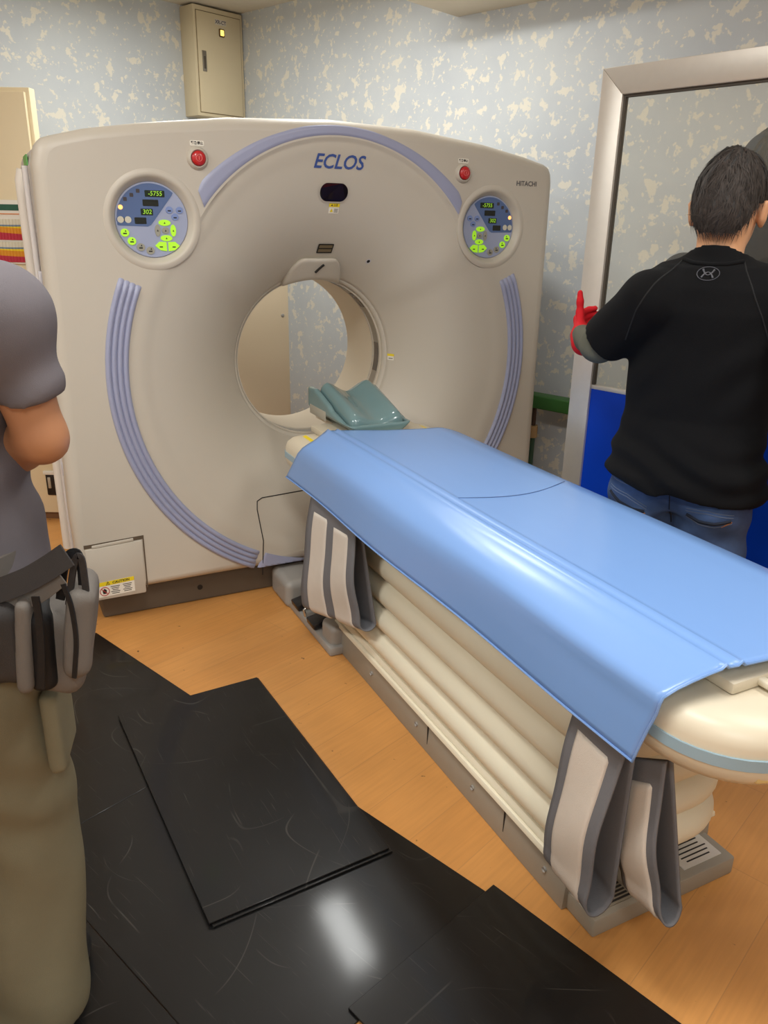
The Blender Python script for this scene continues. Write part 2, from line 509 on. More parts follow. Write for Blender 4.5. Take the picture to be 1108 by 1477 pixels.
# ------------------------------------------------------------------ CT gantry
GX, GZ, GY = 1.256, 0.947, 2.906       # bore axis and face plane
LIP_R, BORE_R, LIP_Y, BACK_Y, REAR_Y = 0.352, 0.336, 3.1875, 3.58, 3.78
M_GAN = mat('gantry_plastic', (198, 190, 176), 0.42, noise=0.012, nscale=9, bump=0.06, bscale=900, bdist=0.0006)
M_LAV = mat('lavender_trim', (158, 162, 188), 0.36)
M_GREYP = mat('grey_plastic', (150, 146, 140), 0.5, noise=0.03)
M_LIGHTG = mat('side_grey', (196, 192, 196), 0.4)
M_DARK = mat('dark_gap', (30, 26, 22), 0.7)
M_BLACK = mat('black_plastic', (22, 21, 24), 0.25)
M_SMOKE = mat('smoked_window', (17, 15, 24), 0.12, coat=0.4)
M_WHITE = mat('white_label', (236, 230, 216), 0.5)
M_YEL = mat('yellow_label', (238, 212, 36), 0.5)
M_INK = mat('black_ink', (38, 34, 32), 0.6)
M_RINK = mat('red_ink', (176, 40, 36), 0.6)
M_BLUEINK = mat('blue_logo', (58, 84, 150), 0.45)
M_GREYINK = mat('grey_logo', (92, 90, 92), 0.45)
gan = thing('ct_scanner', 'large beige CT scanner gantry with round bore and lavender ribbed arcs', 'CT scanner', (GX, GY, 0))

def g_local(P): return np.asarray(P, float) - np.array([GX, GY, 0.0])
def part(name, P, Fc, m, parent=None, smooth=True, sharp=None, label=None):
    """mesh given in world coordinates, as part of the gantry (or of one of its parts)"""
    o = obj(name, mesh_from(name, g_local(P), Fc, smooth, sharp), m, gan if parent is None else parent)
    if label: o['label'] = label
    return o

def outline_poly():
    pts = []
    # top arch
    top = [(0.262, 1.742), (0.369, 1.769), (0.555, 1.799), (0.846, 1.834), (1.23, 1.853), (1.574, 1.843), (1.891, 1.808), (2.10, 1.772), (2.205, 1.748)]
    left = [(0.198, 0.135), (0.186, 0.45), (0.196, 1.087), (0.206, 1.66), (0.218, 1.712), (0.236, 1.733)]
    right = [(2.228, 1.738), (2.243, 1.718), (2.25, 1.68), (2.256, 1.087), (2.262, 0.135)]
    return left + top + right
OUT = np.array(outline_poly())
def r_out(t):
    c, s = math.cos(t), math.sin(t)
    best = 9.0
    for i in range(len(OUT)):
        p = OUT[i]-(GX, GZ); q = OUT[(i+1) % len(OUT)]-(GX, GZ)
        e = q-p; den = c*e[1]-s*e[0]
        if abs(den) < 1e-9: continue
        rr = (p[0]*e[1]-p[1]*e[0])/den; k = (p[0]*s-p[1]*c)/den
        if rr > 0 and -1e-6 <= k <= 1+1e-6: best = min(best, rr)
    return best
AI_C, AI_R = (1.263, 1.153), 0.640
AO_C, AO_R = (1.258, 1.060), 0.773
def sstep(a, b, x):
    t = np.clip((x-a)/(b-a), 0, 1); return t*t*(3-2*t)
def r_dish(t):
    s = np.sin(t); c = np.cos(t)
    dx, dz = AI_C[0]-GX, AI_C[1]-GZ
    b = c*dx+s*dz
    arc = b+np.sqrt(np.maximum(AI_R**2-(dx*dx+dz*dz)+b*b, 1e-6))
    w = sstep(0.5, 0.74, s)
    return 0.80*(1-w)+arc*w
def dish_y(x, z):
    x = np.asarray(x, float); z = np.asarray(z, float)
    r = np.hypot(x-GX, z-GZ); th = np.arctan2(z-GZ, x-GX)
    rd = r_dish(th)
    t = np.clip((rd-r)/(rd-LIP_R), 0, 1)
    up = sstep(0.62, 0.8, np.sin(th))
    step = up*0.010*sstep(0.0, 0.02, t)
    soft = t*sstep(0, 0.16, t)
    return GY + step + (LIP_Y-GY-0.012-step)*(0.24*soft+0.76*t**3.0)
def on_face(u, v):
    Y = GY
    for _ in range(12):
        p = hit(u, v, 1, Y); Y = float(dish_y(p[0], p[2]))
    return p

NA = 600
V, Fc = [], []
angs = [2*math.pi*i/NA for i in range(NA)]
extra = [math.atan2(z-GZ, x-GX) % (2*math.pi) for x, z in ((0.198, 0.135), (2.262, 0.135))]
angs = sorted(angs+extra)
NA = len(angs)
tt = list(np.linspace(1, 0.84, 10)) + list(np.linspace(0.8, 0.2, 16)) + list(np.linspace(0.17, 0.0, 10))
cols = []
for th in angs:
    c, s = math.cos(th), math.sin(th)
    rd = float(r_dish(th)); ro = r_out(th)
    rd = min(rd, ro-0.05)
    col = []
    for a in np.linspace(0, math.pi/2, 5):   # lip fillet into the bore
        col.append((BORE_R+(LIP_R-BORE_R)*(1-math.cos(a)) , LIP_Y+0.02-0.02*math.sin(a)-0.006*math.sin(a)))
    for t in tt:
        r = LIP_R + (rd-LIP_R)*(1-t)
        col.append((r, float(dish_y(GX+r*c, GZ+r*s))))
    for f in [0.005]+list(np.linspace(0.03, 0.97, 34))+[0.995]:
        r = rd+(ro-0.045-rd)*f; col.append((max(r, rd+0.0005), GY))
    for a in np.linspace(0, math.pi/2, 6):   # rounded outer edge
        col.append((ro-0.045*(1-math.sin(a)), GY+0.04*(1-math.cos(a))))
    col.append((ro, GY+0.105)); col.append((ro-0.012, GY+0.112)); col.append((ro-0.05, GY+0.112))
    cols.append([(GX+r*c, y, GZ+r*s) for r, y in col])
K = len(cols[0])
V = [p for col in cols for p in col]
for i in range(NA):
    j = (i+1) % NA
    for k in range(K-1): Fc.append((i*K+k, i*K+k+1, j*K+k+1, j*K+k))
PODS = ((0.566, 1.496), (1.944, 1.494))
def in_pod(f):      # opening of the cover under each control pod
    return any(math.hypot(V[i][0]-a, V[i][2]-b) < 0.143 for a, b in PODS for i in f)
Fc = [f for f in Fc if not in_pod(f)]
front = part('front_cover', V, [f[::-1] for f in Fc], M_GAN, sharp=50)

def slab(name, y0, y1, inset, m, rear=False):
    V, Fc = [], []
    rows = []
    for th in angs:
        c, s = math.cos(th), math.sin(th); ro = r_out(th)-inset
        if rear:
            prof = [(0.60, y0), (ro, y0), (ro, y1-0.09), (ro-0.02, y1-0.04), (ro-0.06, y1-0.01), (ro-0.12, y1), (0.52, y1), (0.46, y1-0.02),
                    (BORE_R+0.005, BACK_Y)]
        else:
            prof = [(0.60, y0), (ro, y0), (ro, y1), (0.60, y1)]
        rows.append([(GX+r*c, y, max(GZ+r*s, 0.10)) for r, y in prof])
    k = len(rows[0]); V = [p for q in rows for p in q]
    for i in range(len(rows)):
        j = (i+1) % len(rows)
        for q in range(k-1): Fc.append((i*k+q, i*k+q+1, j*k+q+1, j*k+q))
    return part(name, V, [f[::-1] for f in Fc], m, sharp=40)
slab('middle_frame', GY+0.10, GY+0.17, 0.022, M_LIGHTG)
slab('rear_cover', GY+0.165, REAR_Y, 0.006, mat('rear_plastic', (204, 200, 198), 0.42), rear=True)
# bore liner
V, Fc = [], []
ys = [LIP_Y+0.012, LIP_Y+0.03, LIP_Y+0.2, BACK_Y]
for i in range(96):
    t = 2*math.pi*i/96
    for y in ys: V.append((GX+BORE_R*math.cos(t), y, GZ+BORE_R*math.sin(t)))
for i in range(96):
    j = (i+1) % 96
    for k in range(3): Fc.append((i*4+k, i*4+k+1, j*4+k+1, j*4+k))
liner = part('bore_liner', V, Fc, mat('bore_plastic', (224, 212, 192), 0.45))
def bore_ring(name, y0, y1, h, m, a0=0, a1=360, parent=None):
    V, Fc = [], []
    n = max(6, int((a1-a0)/3)); full = (a1-a0) >= 359.9
    for i in range(n+(0 if full else 1)):
        t = math.radians(a0+(a1-a0)*i/n)
        for r, y in ((BORE_R+0.004, y0), (BORE_R-h, y0), (BORE_R-h, y1), (BORE_R+0.004, y1)):
            V.append((GX+r*math.cos(t), y, GZ+r*math.sin(t)))
    m_ = n if full else n
    tot = n if full else n+1
    for i in range(m_):
        j = (i+1) % tot
        for k in range(4):
            l = (k+1) % 4
            Fc.append((i*4+k, i*4+l, j*4+l, j*4+k))
    if not full: Fc += [(0, 1, 2, 3), tuple(n*4+k for k in (3, 2, 1, 0))]
    return part(name, V, Fc, m, parent, sharp=40)
bore_ring('scan_window_ring', LIP_Y+0.035, LIP_Y+0.085, 0.003, mat('window_grey', (150, 143, 132), 0.3))
bore_ring('ring_lip', LIP_Y+0.020, LIP_Y+0.030, 0.006, M_GAN)
bore_ring('ring_lip', LIP_Y+0.095, LIP_Y+0.101, 0.005, M_GAN)
for a0, a1 in ((-14, 8), (38, 52), (66, 88)):
    bore_ring('sensor_window', LIP_Y+0.040, LIP_Y+0.080, 0.005, mat('sensor_dark', (104, 98, 94), 0.25), a0, a1)

# plinth
plinth = obj('plinth', box_mesh('plinth', 1.98, 0.74, 0.125, 0.012, 2, (0.0, 0.445, 0.0625)), mat('plinth_grey', (96, 86, 74), 0.55, noise=0.05), gan)
for bx in (-0.60, 0.0, 0.62):
    obj('bolt_hole', lathe_mesh('bolt_hole', [(0, 0.002), (0.011, 0.002), (0.011, -0.004)], 16), M_DARK, plinth, loc=(bx, 0.0745, 0.062))

# arcs of lavender trim
def ribbon_arc(name, a0, a1, r0, r1, m, ribs, lift=0.004, amp=0.008, n=90, zmin=0.139):
    V, Fc = [], []
    q = 8*ribs+1 if ribs else 9
    for i in range(n+1):
        t = math.radians(a0+(a1-a0)*i/n); c, s = math.cos(t), math.sin(t)
        endf = min(1, min(i, n-i)/2.5)
        for k in range(q+2):
            kk = min(max(k-1, 0), q-1)
            f = kk/(q-1); r = r0+(r1-r0)*f
            h = lift + (amp*abs(math.sin(math.pi*ribs*f))**0.8 if ribs else 0)
            if k in (0, q+1): h = -0.004
            # round the upper corners
            x, z = GX+r*c, GZ+r*s
            y = float(dish_y(x, z))
            if s < 0 and z < zmin:
                rr = max((zmin-GZ)/s, r0 if False else 0); r_ = (zmin-GZ)/s; x, z = GX+r_*c, zmin
            V.append((x, y-h*endf - (0 if endf > 0 else -0.004), z))
    w = q+2
    for i in range(n):
        for k in range(w-1): Fc.append((i*w+k, i*w+k+1, (i+1)*w+k+1, (i+1)*w+k))
    o = part(name, V, Fc, m, sharp=60)
    bm = bmesh.new(); bm.from_mesh(o.data); bmesh.ops.remove_doubles(bm, verts=bm.verts, dist=1e-5)
    bmesh.ops.dissolve_degenerate(bm, edges=bm.edges, dist=1e-5)
    bmesh.ops.recalc_face_normals(bm, faces=bm.faces)
    if sum(f.normal.y for f in bm.faces) > 0: bmesh.ops.reverse_faces(bm, faces=bm.faces)
    bm.to_mesh(o.data); bm.free()
    return o
ribbon_arc('ribbed_trim', 155.6, 244.5, 0.817, 0.897, M_LAV, 4)
ribbon_arc('ribbed_trim', -64.5, 24.4, 0.817, 0.897, M_LAV, 4)
ribbon_arc('smooth_trim', 245.3, 294.7, 0.817, 0.897, M_LAV, 0, lift=0.003)
# crescent on top
V, Fc = [], []
n, q = 80, 6
def cr(c, R, a): return np.array([c[0]+R*math.cos(a), c[1]+R*math.sin(a)])
ao = [math.atan2(1.616-AO_C[1], 0.718-AO_C[0]), math.atan2(1.612-AO_C[1], 1.803-AO_C[0])]
ai = [math.atan2(1.535-AI_C[1], 0.742-AI_C[0]), math.atan2(1.537-AI_C[1], 1.786-AI_C[0])]
ao[0] %= 2*math.pi; ai[0] %= 2*math.pi
for i in range(n+1):
    f = i/n
    po = cr(AO_C, AO_R, ao[0]+(ao[1]-ao[0])*f); pi_ = cr(AI_C, AI_R, ai[0]+(ai[1]-ai[0])*f)
    d = po-pi_; d = d/np.linalg.norm(d)
    pi_ = pi_ + d*0.004
    e = 1.0
    if f < 0.03: e = 0.80+0.2*math.sin(f/0.03*math.pi/2)
    if f > 0.97: e = 0.80+0.2*math.sin((1-f)/0.03*math.pi/2)
    for k in range(q+1):
        g = k/q; p = pi_+(po-pi_)*g*e
        h = 0.004 if 0 < k < q else -0.003
        V.append((p[0], GY-h, p[1]))
for i in range(n):
    for k in range(q): Fc.append((i*(q+1)+k, i*(q+1)+k+1, (i+1)*(q+1)+k+1, (i+1)*(q+1)+k))
part('crescent_trim', V, [f[::-1] for f in Fc], M_LAV, sharp=60)

def decal(name, poly2, faces, m, cx, cz, lift=0.0012, parent=None, sub=0):
    """flat shape wrapped on the front cover; poly2 in metres about (cx, cz)"""
    P2 = np.asarray(poly2, float)
    x, z = cx+P2[:, 0], cz+P2[:, 1]
    y = dish_y(x, z)-lift
    if faces is None: faces = [tuple(range(len(P2)))]
    return part(name, np.stack([x, y, z], 1), faces, m, parent, smooth=False)
def rect2(w, h, r=0.0, n=5):
    if r <= 0: return np.array([(-w/2, -h/2), (w/2, -h/2), (w/2, h/2), (-w/2, h/2)])
    P = []
    for cx, cz, a0 in ((w/2-r, h/2-r, 0), (-w/2+r, h/2-r, 90), (-w/2+r, -h/2+r, 180), (w/2-r, -h/2+r, 270)):
        for i in range(n+1):
            a = math.radians(a0+90*i/n); P.append((cx+r*math.cos(a), cz+r*math.sin(a)))
    return np.array(P)
def circ2(r, n=20, cx=0, cz=0): return np.array([(cx+r*math.cos(2*math.pi*i/n), cz+r*math.sin(2*math.pi*i/n)) for i in range(n)])
def tdecal(name, body, size, m, cx, cz, lift=0.0018, parent=None, **kw):
    V2, F2 = text_flat(body, size, **kw)
    if len(V2): return decal(name, V2, F2, m, cx, cz, lift, parent)

p = on_face(488, 234.5)
tdecal('logo_lettering', 'ECLOS', 0.068, M_BLUEINK, p[0], p[2], shear=0.28, bold=0.0012)
p = on_face(759.5, 265.3)
tdecal('logo_lettering', 'HITACHI', 0.0265, M_GREYINK, p[0], p[2], bold=0.0004)
# pill window with pale rim
p = on_face(481, 277.5)
decal('window_rim', rect2(0.124, 0.074, 0.036, 8), None, M_GAN, p[0], p[2], 0.0035)
decal('pill_window', rect2(0.114, 0.064, 0.031, 8), None, M_SMOKE, p[0], p[2], 0.006)
p = on_face(481.5, 301)
lab = decal('warning_label', rect2(0.042, 0.034), None, M_WHITE, p[0], p[2], 0.0012)
decal('yellow_band', rect2(0.044, 0.012)+np.array([0, 0.012]), None, M_YEL, p[0], p[2], 0.0020, lab)
tdecal('label_print', '▲ 注意', 0.009, M_INK, p[0], p[2]+0.012, 0.0026, lab)
decal('hazard_sign', np.array([(-0.016, -0.012), (-0.003, -0.012), (-0.0095, 0.001)]), None, M_YEL, p[0], p[2], 0.0020, lab)
for k in range(3): decal('print_line', rect2(0.016, 0.0018)+np.array([0.009, -0.002-0.005*k]), None, M_INK, p[0], p[2], 0.0020, lab)
# two-bar display
p = on_face(468.5, 358.5)
d0 = decal('status_display', rect2(0.066, 0.036, 0.003, 2), None, M_DARK, p[0], p[2], 0.004)
for k in (-1, 1): decal('status_bar', rect2(0.056, 0.011)+np.array([0, 0.0078*k]), None, mat('bar_lens', (120, 104, 76), 0.3), p[0], p[2], 0.0052, d0)
p = on_face(531, 377)
d0 = decal('screw_ring', circ2(0.010), None, M_LIGHTG, p[0], p[2], 0.002)
decal('screw_hole', circ2(0.006), None, M_DARK, p[0], p[2], 0.003, d0)
for (u, v) in ((563, 515),):
    p = on_face(u, v)
    d0 = decal('warning_label', rect2(0.018, 0.026), None, M_WHITE, p[0], p[2], 0.0016)
    decal('yellow_band', rect2(0.020, 0.010)+np.array([0, 0.010]), None, M_YEL, p[0], p[2], 0.0024, d0)
    decal('print_line', rect2(0.012, 0.003)+np.array([0, -0.005]), None, M_INK, p[0], p[2], 0.0024, d0)

# visor over the bore (positioning lamp housing)
fv = Field((GX-0.16, LIP_Y-0.13, GZ+0.26), (GX+0.16, LIP_Y+0.12, GZ+0.48), 0.005)
tabv = []
def visor(x, y, z):
    X = x-(GX-0.012); r = np.hypot(x-GX, z-GZ)
    w = 0.125-0.10*np.clip((z-(GZ+0.36)), 0, 1)*1.0
    a = np.abs(X)-w
    top = z-(GZ+0.418-3.2*np.maximum(np.abs(X)-0.060, 0)**2*5)
    bot = (BORE_R-0.006)-r
    d = smax(smax(a, top, 0.03), bot, 0.006)
    return smax(smax(d, (3.128-0.80*(z-(GZ+0.35))-0.02*np.cos(np.clip(X/0.125, -1, 1)*1.57))-y, 0.02), y-(LIP_Y+0.10), 0.01)
fv.put(visor, k=0.0)
vis = obj('lamp_visor', fv.mesh('lamp_visor', 2), M_GAN, gan, loc=(-GX, -GY, 0))
sl = tube_mesh('visor_slot', [g_local((GX-0.022+0.014*k, 3.108-0.80*(0.043-0.014*(2-k)**1.15), GZ+0.393-0.014*(2-k)**1.15)) for k in (0, 0.5, 1, 1.5, 2)], 0.0055, 8)
obj('visor_slot', sl, M_DARK, gan)

# lower left hatch
def fpt(u, v): q = hit(u, v, 1, GY); return q[0], q[2]
hx0, hx1, hz0, hz1 = 0.232, 0.428, 0.120, 0.362
hatch = obj('service_hatch', prism_mesh('service_hatch', [(hx0-GX+0.0, hz0+0.012), (hx0-GX+0.012, hz0), (hx1-GX-0.004, hz0), (hx1-GX, hz0+0.004), (hx1-GX, hz1-0.022), (hx0-GX-0.012, hz1-0.030)], -0.005, 0.006, 0.0018), M_GAN, gan)
obj('hatch_gap', prism_mesh('hatch_gap', [(hx0-GX-0.014, hz1-0.026), (hx1-GX+0.004, hz1-0.018), (hx1-GX+0.004, hz0+0.018), (hx1-GX+0.009, hz0+0.018), (hx1-GX+0.009, hz1-0.003), (hx0-GX-0.014, hz1-0.012)], -0.0012, 0.004), mat('gap_brown', (92, 78, 62), 0.7), gan)
obj('hatch_pull', prism_mesh('hatch_pull', [(hx0-GX+0.014, hz1-0.028), (hx1-GX-0.030, hz1-0.020), (hx1-GX-0.030, hz1-0.008), (hx0-GX+0.014, hz1-0.016)], -0.004, 0.004, 0.002), M_GAN, hatch)
lx, lz = 0.318, 0.162
lb = obj('warning_label', prism_mesh('warning_label', [(lx-GX-0.068, lz-0.032), (lx-GX+0.068, lz-0.026), (lx-GX+0.068, lz+0.036), (lx-GX-0.068, lz+0.030)], -0.0062, -0.004), M_WHITE, hatch)
obj('yellow_band', prism_mesh('yellow_band', [(lx-GX-0.068, lz+0.014), (lx-GX+0.068, lz+0.020), (lx-GX+0.068, lz+0.036), (lx-GX-0.068, lz+0.030)], -0.0068, -0.0045), M_YEL, lb)
text_on('label_print', '⚠  CAUTION', 0.014, M_INK, lb, (lx-GX+0.006, -0.0068, lz+0.025), (1, 0, 0.045), (0, 0, 1), 0.0004, bold=0.0004)
ring = []
for i in range(24):
    a = 2*math.pi*i/24; ring.append((lx-GX-0.044+0.017*math.cos(a), -0.0066, lz-0.008+0.017*math.sin(a)))
obj('prohibition_ring', tube_mesh('prohibition_ring', ring, 0.0014, 5, True), M_RINK, lb)
obj('prohibition_bar', tube_mesh('prohibition_bar', [ring[9], ring[21]], 0.0014, 5), M_RINK, lb)
obj('hand_mark', prism_mesh('hand_mark', [(lx-GX-0.050, lz-0.018), (lx-GX-0.038, lz-0.018), (lx-GX-0.036, lz-0.004), (lx-GX-0.044, lz+0.004), (lx-GX-0.052, lz-0.006)], -0.0067, -0.006), M_INK, lb)
for c in range(2):
    for k in range(5):
        x0 = lx-GX-0.020+0.045*c; zz = lz+0.008-0.0072*k+0.002*c
        obj('print_line', box_mesh('print_line', 0.034-0.006*((k*7+c*3) % 3), 0.0006, 0.0026), M_INK, lb, loc=(x0+0.016, -0.0064, zz))
# large door seam in the lower dish
def seam(name, pix, r=0.0022):
    P = []
    for (u0, v0), (u1, v1) in zip(pix[:-1], pix[1:]):
        for k in range(8):
            f = k/8; P.append(on_face(u0+(u1-u0)*f, v0+(v1-v0)*f))
    P.append(on_face(*pix[-1]))
    P = [g_local((q[0], q[1]-0.0002, q[2])) for q in P]
    return obj(name, tube_mesh(name, P, r, 6), M_DARK, gan)
seam('door_gap', [(520, 694), (450, 705), (378, 718), (371, 723), (371, 735), (380, 780), (379, 829)])

# emergency stop buttons
M_RED = mat('stop_red', (192, 30, 34), 0.32, coat=0.3)
for (u, v), tl in (((285, 228.5), (284, 206.5)), ((668, 250), (668.5, 232))):
    q = hit(u, v, 1, GY); q2 = hit(tl[0], tl[1], 1, GY)
    st = obj('emergency_stop', lathe_mesh('emergency_stop', [(0, 0.012), (0.024, 0.012), (0.028, 0.016), (0.031, 0.014), (0.037, 0.002), (0.038, -0.004)], 40), M_GAN, gan, loc=(q[0]-GX, 0, q[2]))
    obj('stop_rim', lathe_mesh('stop_rim', [(0.0, 0.0135), (0.0265, 0.0135), (0.0265, 0.010)], 32), mat('stop_dark_red', (92, 12, 16), 0.5), st)  # darker red disc under the cap
    cap = obj('stop_cap', lathe_mesh('stop_cap', [(0, 0.024), (0.014, 0.0235), (0.021, 0.021), (0.0235, 0.0175), (0.0235, 0.012)], 32), M_RED, st)
    obj('stop_mark', tube_mesh('stop_mark', [(0.010*math.cos(2*math.pi*i/20), -0.0242, 0.010*math.sin(2*math.pi*i/20)) for i in range(20)], 0.0011, 4, True), mat('stop_mark', (228, 120, 116), 0.5), cap)
    obj('stop_mark', tube_mesh('stop_mark', [(0, -0.0245, -0.006), (0, -0.0245, 0.006)], 0.0012, 4), MATS['stop_mark'], cap)
    l2 = obj('stop_label', prism_mesh('stop_label', [tuple(a) for a in rect2(0.048, 0.017, 0.004, 3)], -0.0012, 0.002), M_WHITE, st, loc=(q2[0]-q[0], 0, q2[2]-q[2]))
    text_on('label_print', '緊急停止', 0.0105, M_INK, l2, (0, -0.0014, 0), (1, 0, 0), (0, 0, 1), 0.0004, bold=0.0003)

# control pods
M_PAN = mat('panel_lavender', (160, 168, 194), 0.4)
M_PANB = mat('panel_blue', (84, 106, 150), 0.4)
M_LIME = mat('lime_key', (176, 226, 60), 0.4, emit=(170, 255, 20), estr=0.30)
M_LCD = mat('lcd_dark', (26, 30, 24), 0.25)
M_LCDG = mat('lcd_green', (24, 40, 20), 0.25)
M_DIG = mat('green_digits', (150, 200, 60), 0.5, emit=(150, 210, 40), estr=0.5)
M_KGREY = mat('key_grey', (158, 156, 142), 0.5)
M_KWHITE = mat('key_white', (206, 202, 184), 0.4)
M_KBLUE = mat('key_blue', (126, 146, 196), 0.4)
M_ORL = mat('orange_led', (255, 190, 120), 0.4, emit=(255, 170, 90), estr=1.4)
M_ORL2 = mat('brown_key', (66, 58, 60), 0.5)
for side, (u, v), (px, pz) in ((1, (216, 317), (0.566, 1.496)), (-1, (711, 327.5), (1.944, 1.494))):
    R0 = 0.1225
    pod = obj('control_pod', lathe_mesh('control_pod', [(0, -0.024), (0.1225, -0.024), (0.1245, -0.020), (0.129, -0.013), (0.136, -0.003), (0.141, 0.0025), (0.146, 0.0042), (0.153, 0.0036), (0.160, 0.0016), (0.163, 0.0002), (0.1635, -0.002), (0.1635, -0.09)], 72), M_GAN, gan, loc=(px-GX, 0, pz))
    pd = obj('panel_disc', lathe_mesh('panel_disc', [(0, 0.0015), (R0-0.002, 0.0015), (R0, -0.001), (R0, -0.005)], 64), M_PAN, pod, loc=(0, 0.020, 0))
    def pp(x, z): return (side*x*R0, z*R0)
    def flat(name, pts, m, h=0.0022, parent=pd, bevel=0.0):
        pts = [pp(*a) for a in pts]
        return obj(name, prism_mesh(name, pts, -h, 0.0), m, parent)
    sec = [(0.59, 0.66), (0.02, -0.06), (-0.04, -0.13), (-0.13, -0.17), (-0.92, -0.155), (-0.955, -0.13)]
    a0, a1 = math.atan2(-0.10, -0.955) % (2*math.pi), math.atan2(0.70, 0.60)
    for i in range(25):
        a = a0+(a1-a0)*i/24; sec.append((0.955*math.cos(a), 0.955*math.sin(a)))
    flat('blue_sector', sec, M_PANB, 0.0024)
    def rect(cx, cz, hw, hh, r=0.02): return [tuple(np.array([cx, cz])+a) for a in rect2(2*hw, 2*hh, r, 3)]
    def ell(cx, cz, a, b=None, n=20): b = a if b is None else b; return [(cx+a*math.cos(2*math.pi*i/n), cz+b*math.sin(2*math.pi*i/n)) for i in range(n)]
    for cx, cz, hw, txt in ((0.12, 0.69, 0.27, '-5755'), (-0.01, 0.45, 0.215, ''), (-0.13, 0.21, 0.165, '302'), (-0.32, -0.02, 0.16, '')):
        dsp = flat('digit_display', rect(cx, cz, hw, 0.085), M_LCDG if txt else M_LCD, 0.0032)
        if txt:
            X, Z = pp(cx, cz)
            text_on('digits', txt, 0.0205, M_DIG, dsp, (X+0.001, -0.0033, Z), (1, 0, 0), (0, 0, 1), 0.0003, shear=0.1)
    for cx, cz in ((-0.33, 0.75), (-0.51, 0.64), (-0.69, 0.53)): flat('indicator', rect(cx, cz, 0.05, 0.05), M_ORL2, 0.0032)
    flat('orange_indicator', ell(-0.83, 0.32, 0.062), M_ORL, 0.0036)
    for cx in (-0.855, -0.655):
        flat('key_ring', ell(cx, 0.0, 0.115), M_PANB, 0.0030); flat('round_key', ell(cx, 0.0, 0.088), M_KWHITE, 0.0040)
    def icon(parent, cx, cz, s=0.04, kind=0):
        if kind == 0: pts = rect(cx, cz-0.02, s, s*0.35, 0.0)
        else: pts = [(cx-s, cz-s), (cx+s, cz-s), (cx, cz+s)]
        flat('key_symbol', pts, M_INK, 0.0046, parent)
    for cx, cz, m_ in ((-0.77, -0.34, M_LIME), (-0.60, -0.56, M_LIME), (-0.37, -0.72, M_KGREY), (-0.11, -0.81, M_KGREY)):
        k_ = flat('round_key', ell(cx, cz, 0.115, 0.105), m_, 0.0040); icon(k_, cx, cz, 0.05); icon(k_, cx+0.02, cz+0.05, 0.025, 1)
    for cx, cz in ((0.49, 0.275), (0.775, 0.275), (0.64, 0.095)):
        k_ = flat('blue_key', ell(cx, cz, 0.10, 0.092), M_KBLUE, 0.0040); icon(k_, cx, cz, 0.045)
    for cx, cz, a, b, m_ in ((0.335, -0.065, 0.17, 0.082, M_LIME), (0.565, -0.27, 0.078, 0.16, M_LIME), (0.13, -0.27, 0.078, 0.16, M_KGREY),
                             (0.36, -0.475, 0.165, 0.082, M_LIME), (0.35, -0.27, 0.10, 0.09, M_KGREY)):
        k_ = flat('pad_key', ell(cx, cz, a, b), m_, 0.0040); icon(k_, cx, cz+0.0, 0.025, 1)
    for cx in (0.195, 0.555):
        s_ = 1 if cx > 0.375 else -1
        pts = [(0.375+s_*0.025, -0.58), (0.375+s_*0.22, -0.57), (0.375+s_*0.345, -0.68), (0.375+s_*0.20, -0.80), (0.375+s_*0.025, -0.825)]
        k_ = flat('foot_key', pts, M_LIME, 0.0040); icon(k_, cx, -0.69, 0.045)

# dressing on the left flank of the gantry
obj('side_conduit', tube_mesh('side_conduit', [g_local((0.190, 3.30, z)) for z in np.linspace(0.2, 1.62, 12)]+[g_local((0.20, 3.30, 1.655))], 0.022, 10), mat('conduit_white', (226, 218, 206), 0.45), gan)
obj('side_strip', tube_mesh('side_strip', [g_local((0.195, 3.12, z)) for z in np.linspace(0.16, 1.66, 8)], 0.010, 8), mat('strip_white', (214, 208, 204), 0.35), gan)
obj('green_sticker', box_mesh('green_sticker', 0.004, 0.16, 0.035), mat('sticker_green', (96, 170, 84), 0.5), gan, loc=tuple(g_local((0.212, 3.30, 1.685))))
obj('hinge', box_mesh('hinge', 0.014, 0.03, 0.05, 0.004), M_LIGHTG, gan, loc=tuple(g_local((0.192, 3.03, 0.62))))
obj('hinge', box_mesh('hinge', 0.014, 0.03, 0.05, 0.004), M_LIGHTG, gan, loc=tuple(g_local((0.196, 3.03, 1.30))))
# ------------------------------------------------------------------ patient couch
CYR = 1.65
couch = thing('patient_couch', 'cream CT patient couch with pleated bellows and grey base in front of the scanner', 'patient couch', (GX, CYR, 0))
def cl(P): return np.asarray(P, float)-np.array([GX, CYR, 0.0])
M_CREAM = mat('bellows_cream', (234, 226, 202), 0.5, noise=0.03, nscale=6)
M_FRAME = mat('couch_beige', (214, 203, 180), 0.38)
M_CGREY = mat('couch_grey', (150, 142, 128), 0.5, noise=0.03, nscale=30)
M_STRIPE = mat('couch_stripe', (148, 174, 188), 0.4)
def plan(x0, x1, y0, y1, rf, rh, n=10):
    """rounded plan outline; rf radius at the foot (low y), rh at the head"""
    P = []
    for cx, cy, a0, r in ((x1-rf, y0+rf, 270, rf), (x1-rh, y1-rh, 0, rh), (x0+rh, y1-rh, 90, rh), (x0+rf, y0+rf, 180, rf)):
        for i in range(n+1):
            a = math.radians(a0+90*i/n); P.append((cx+r*math.cos(a), cy+r*math.sin(a)))
    return P
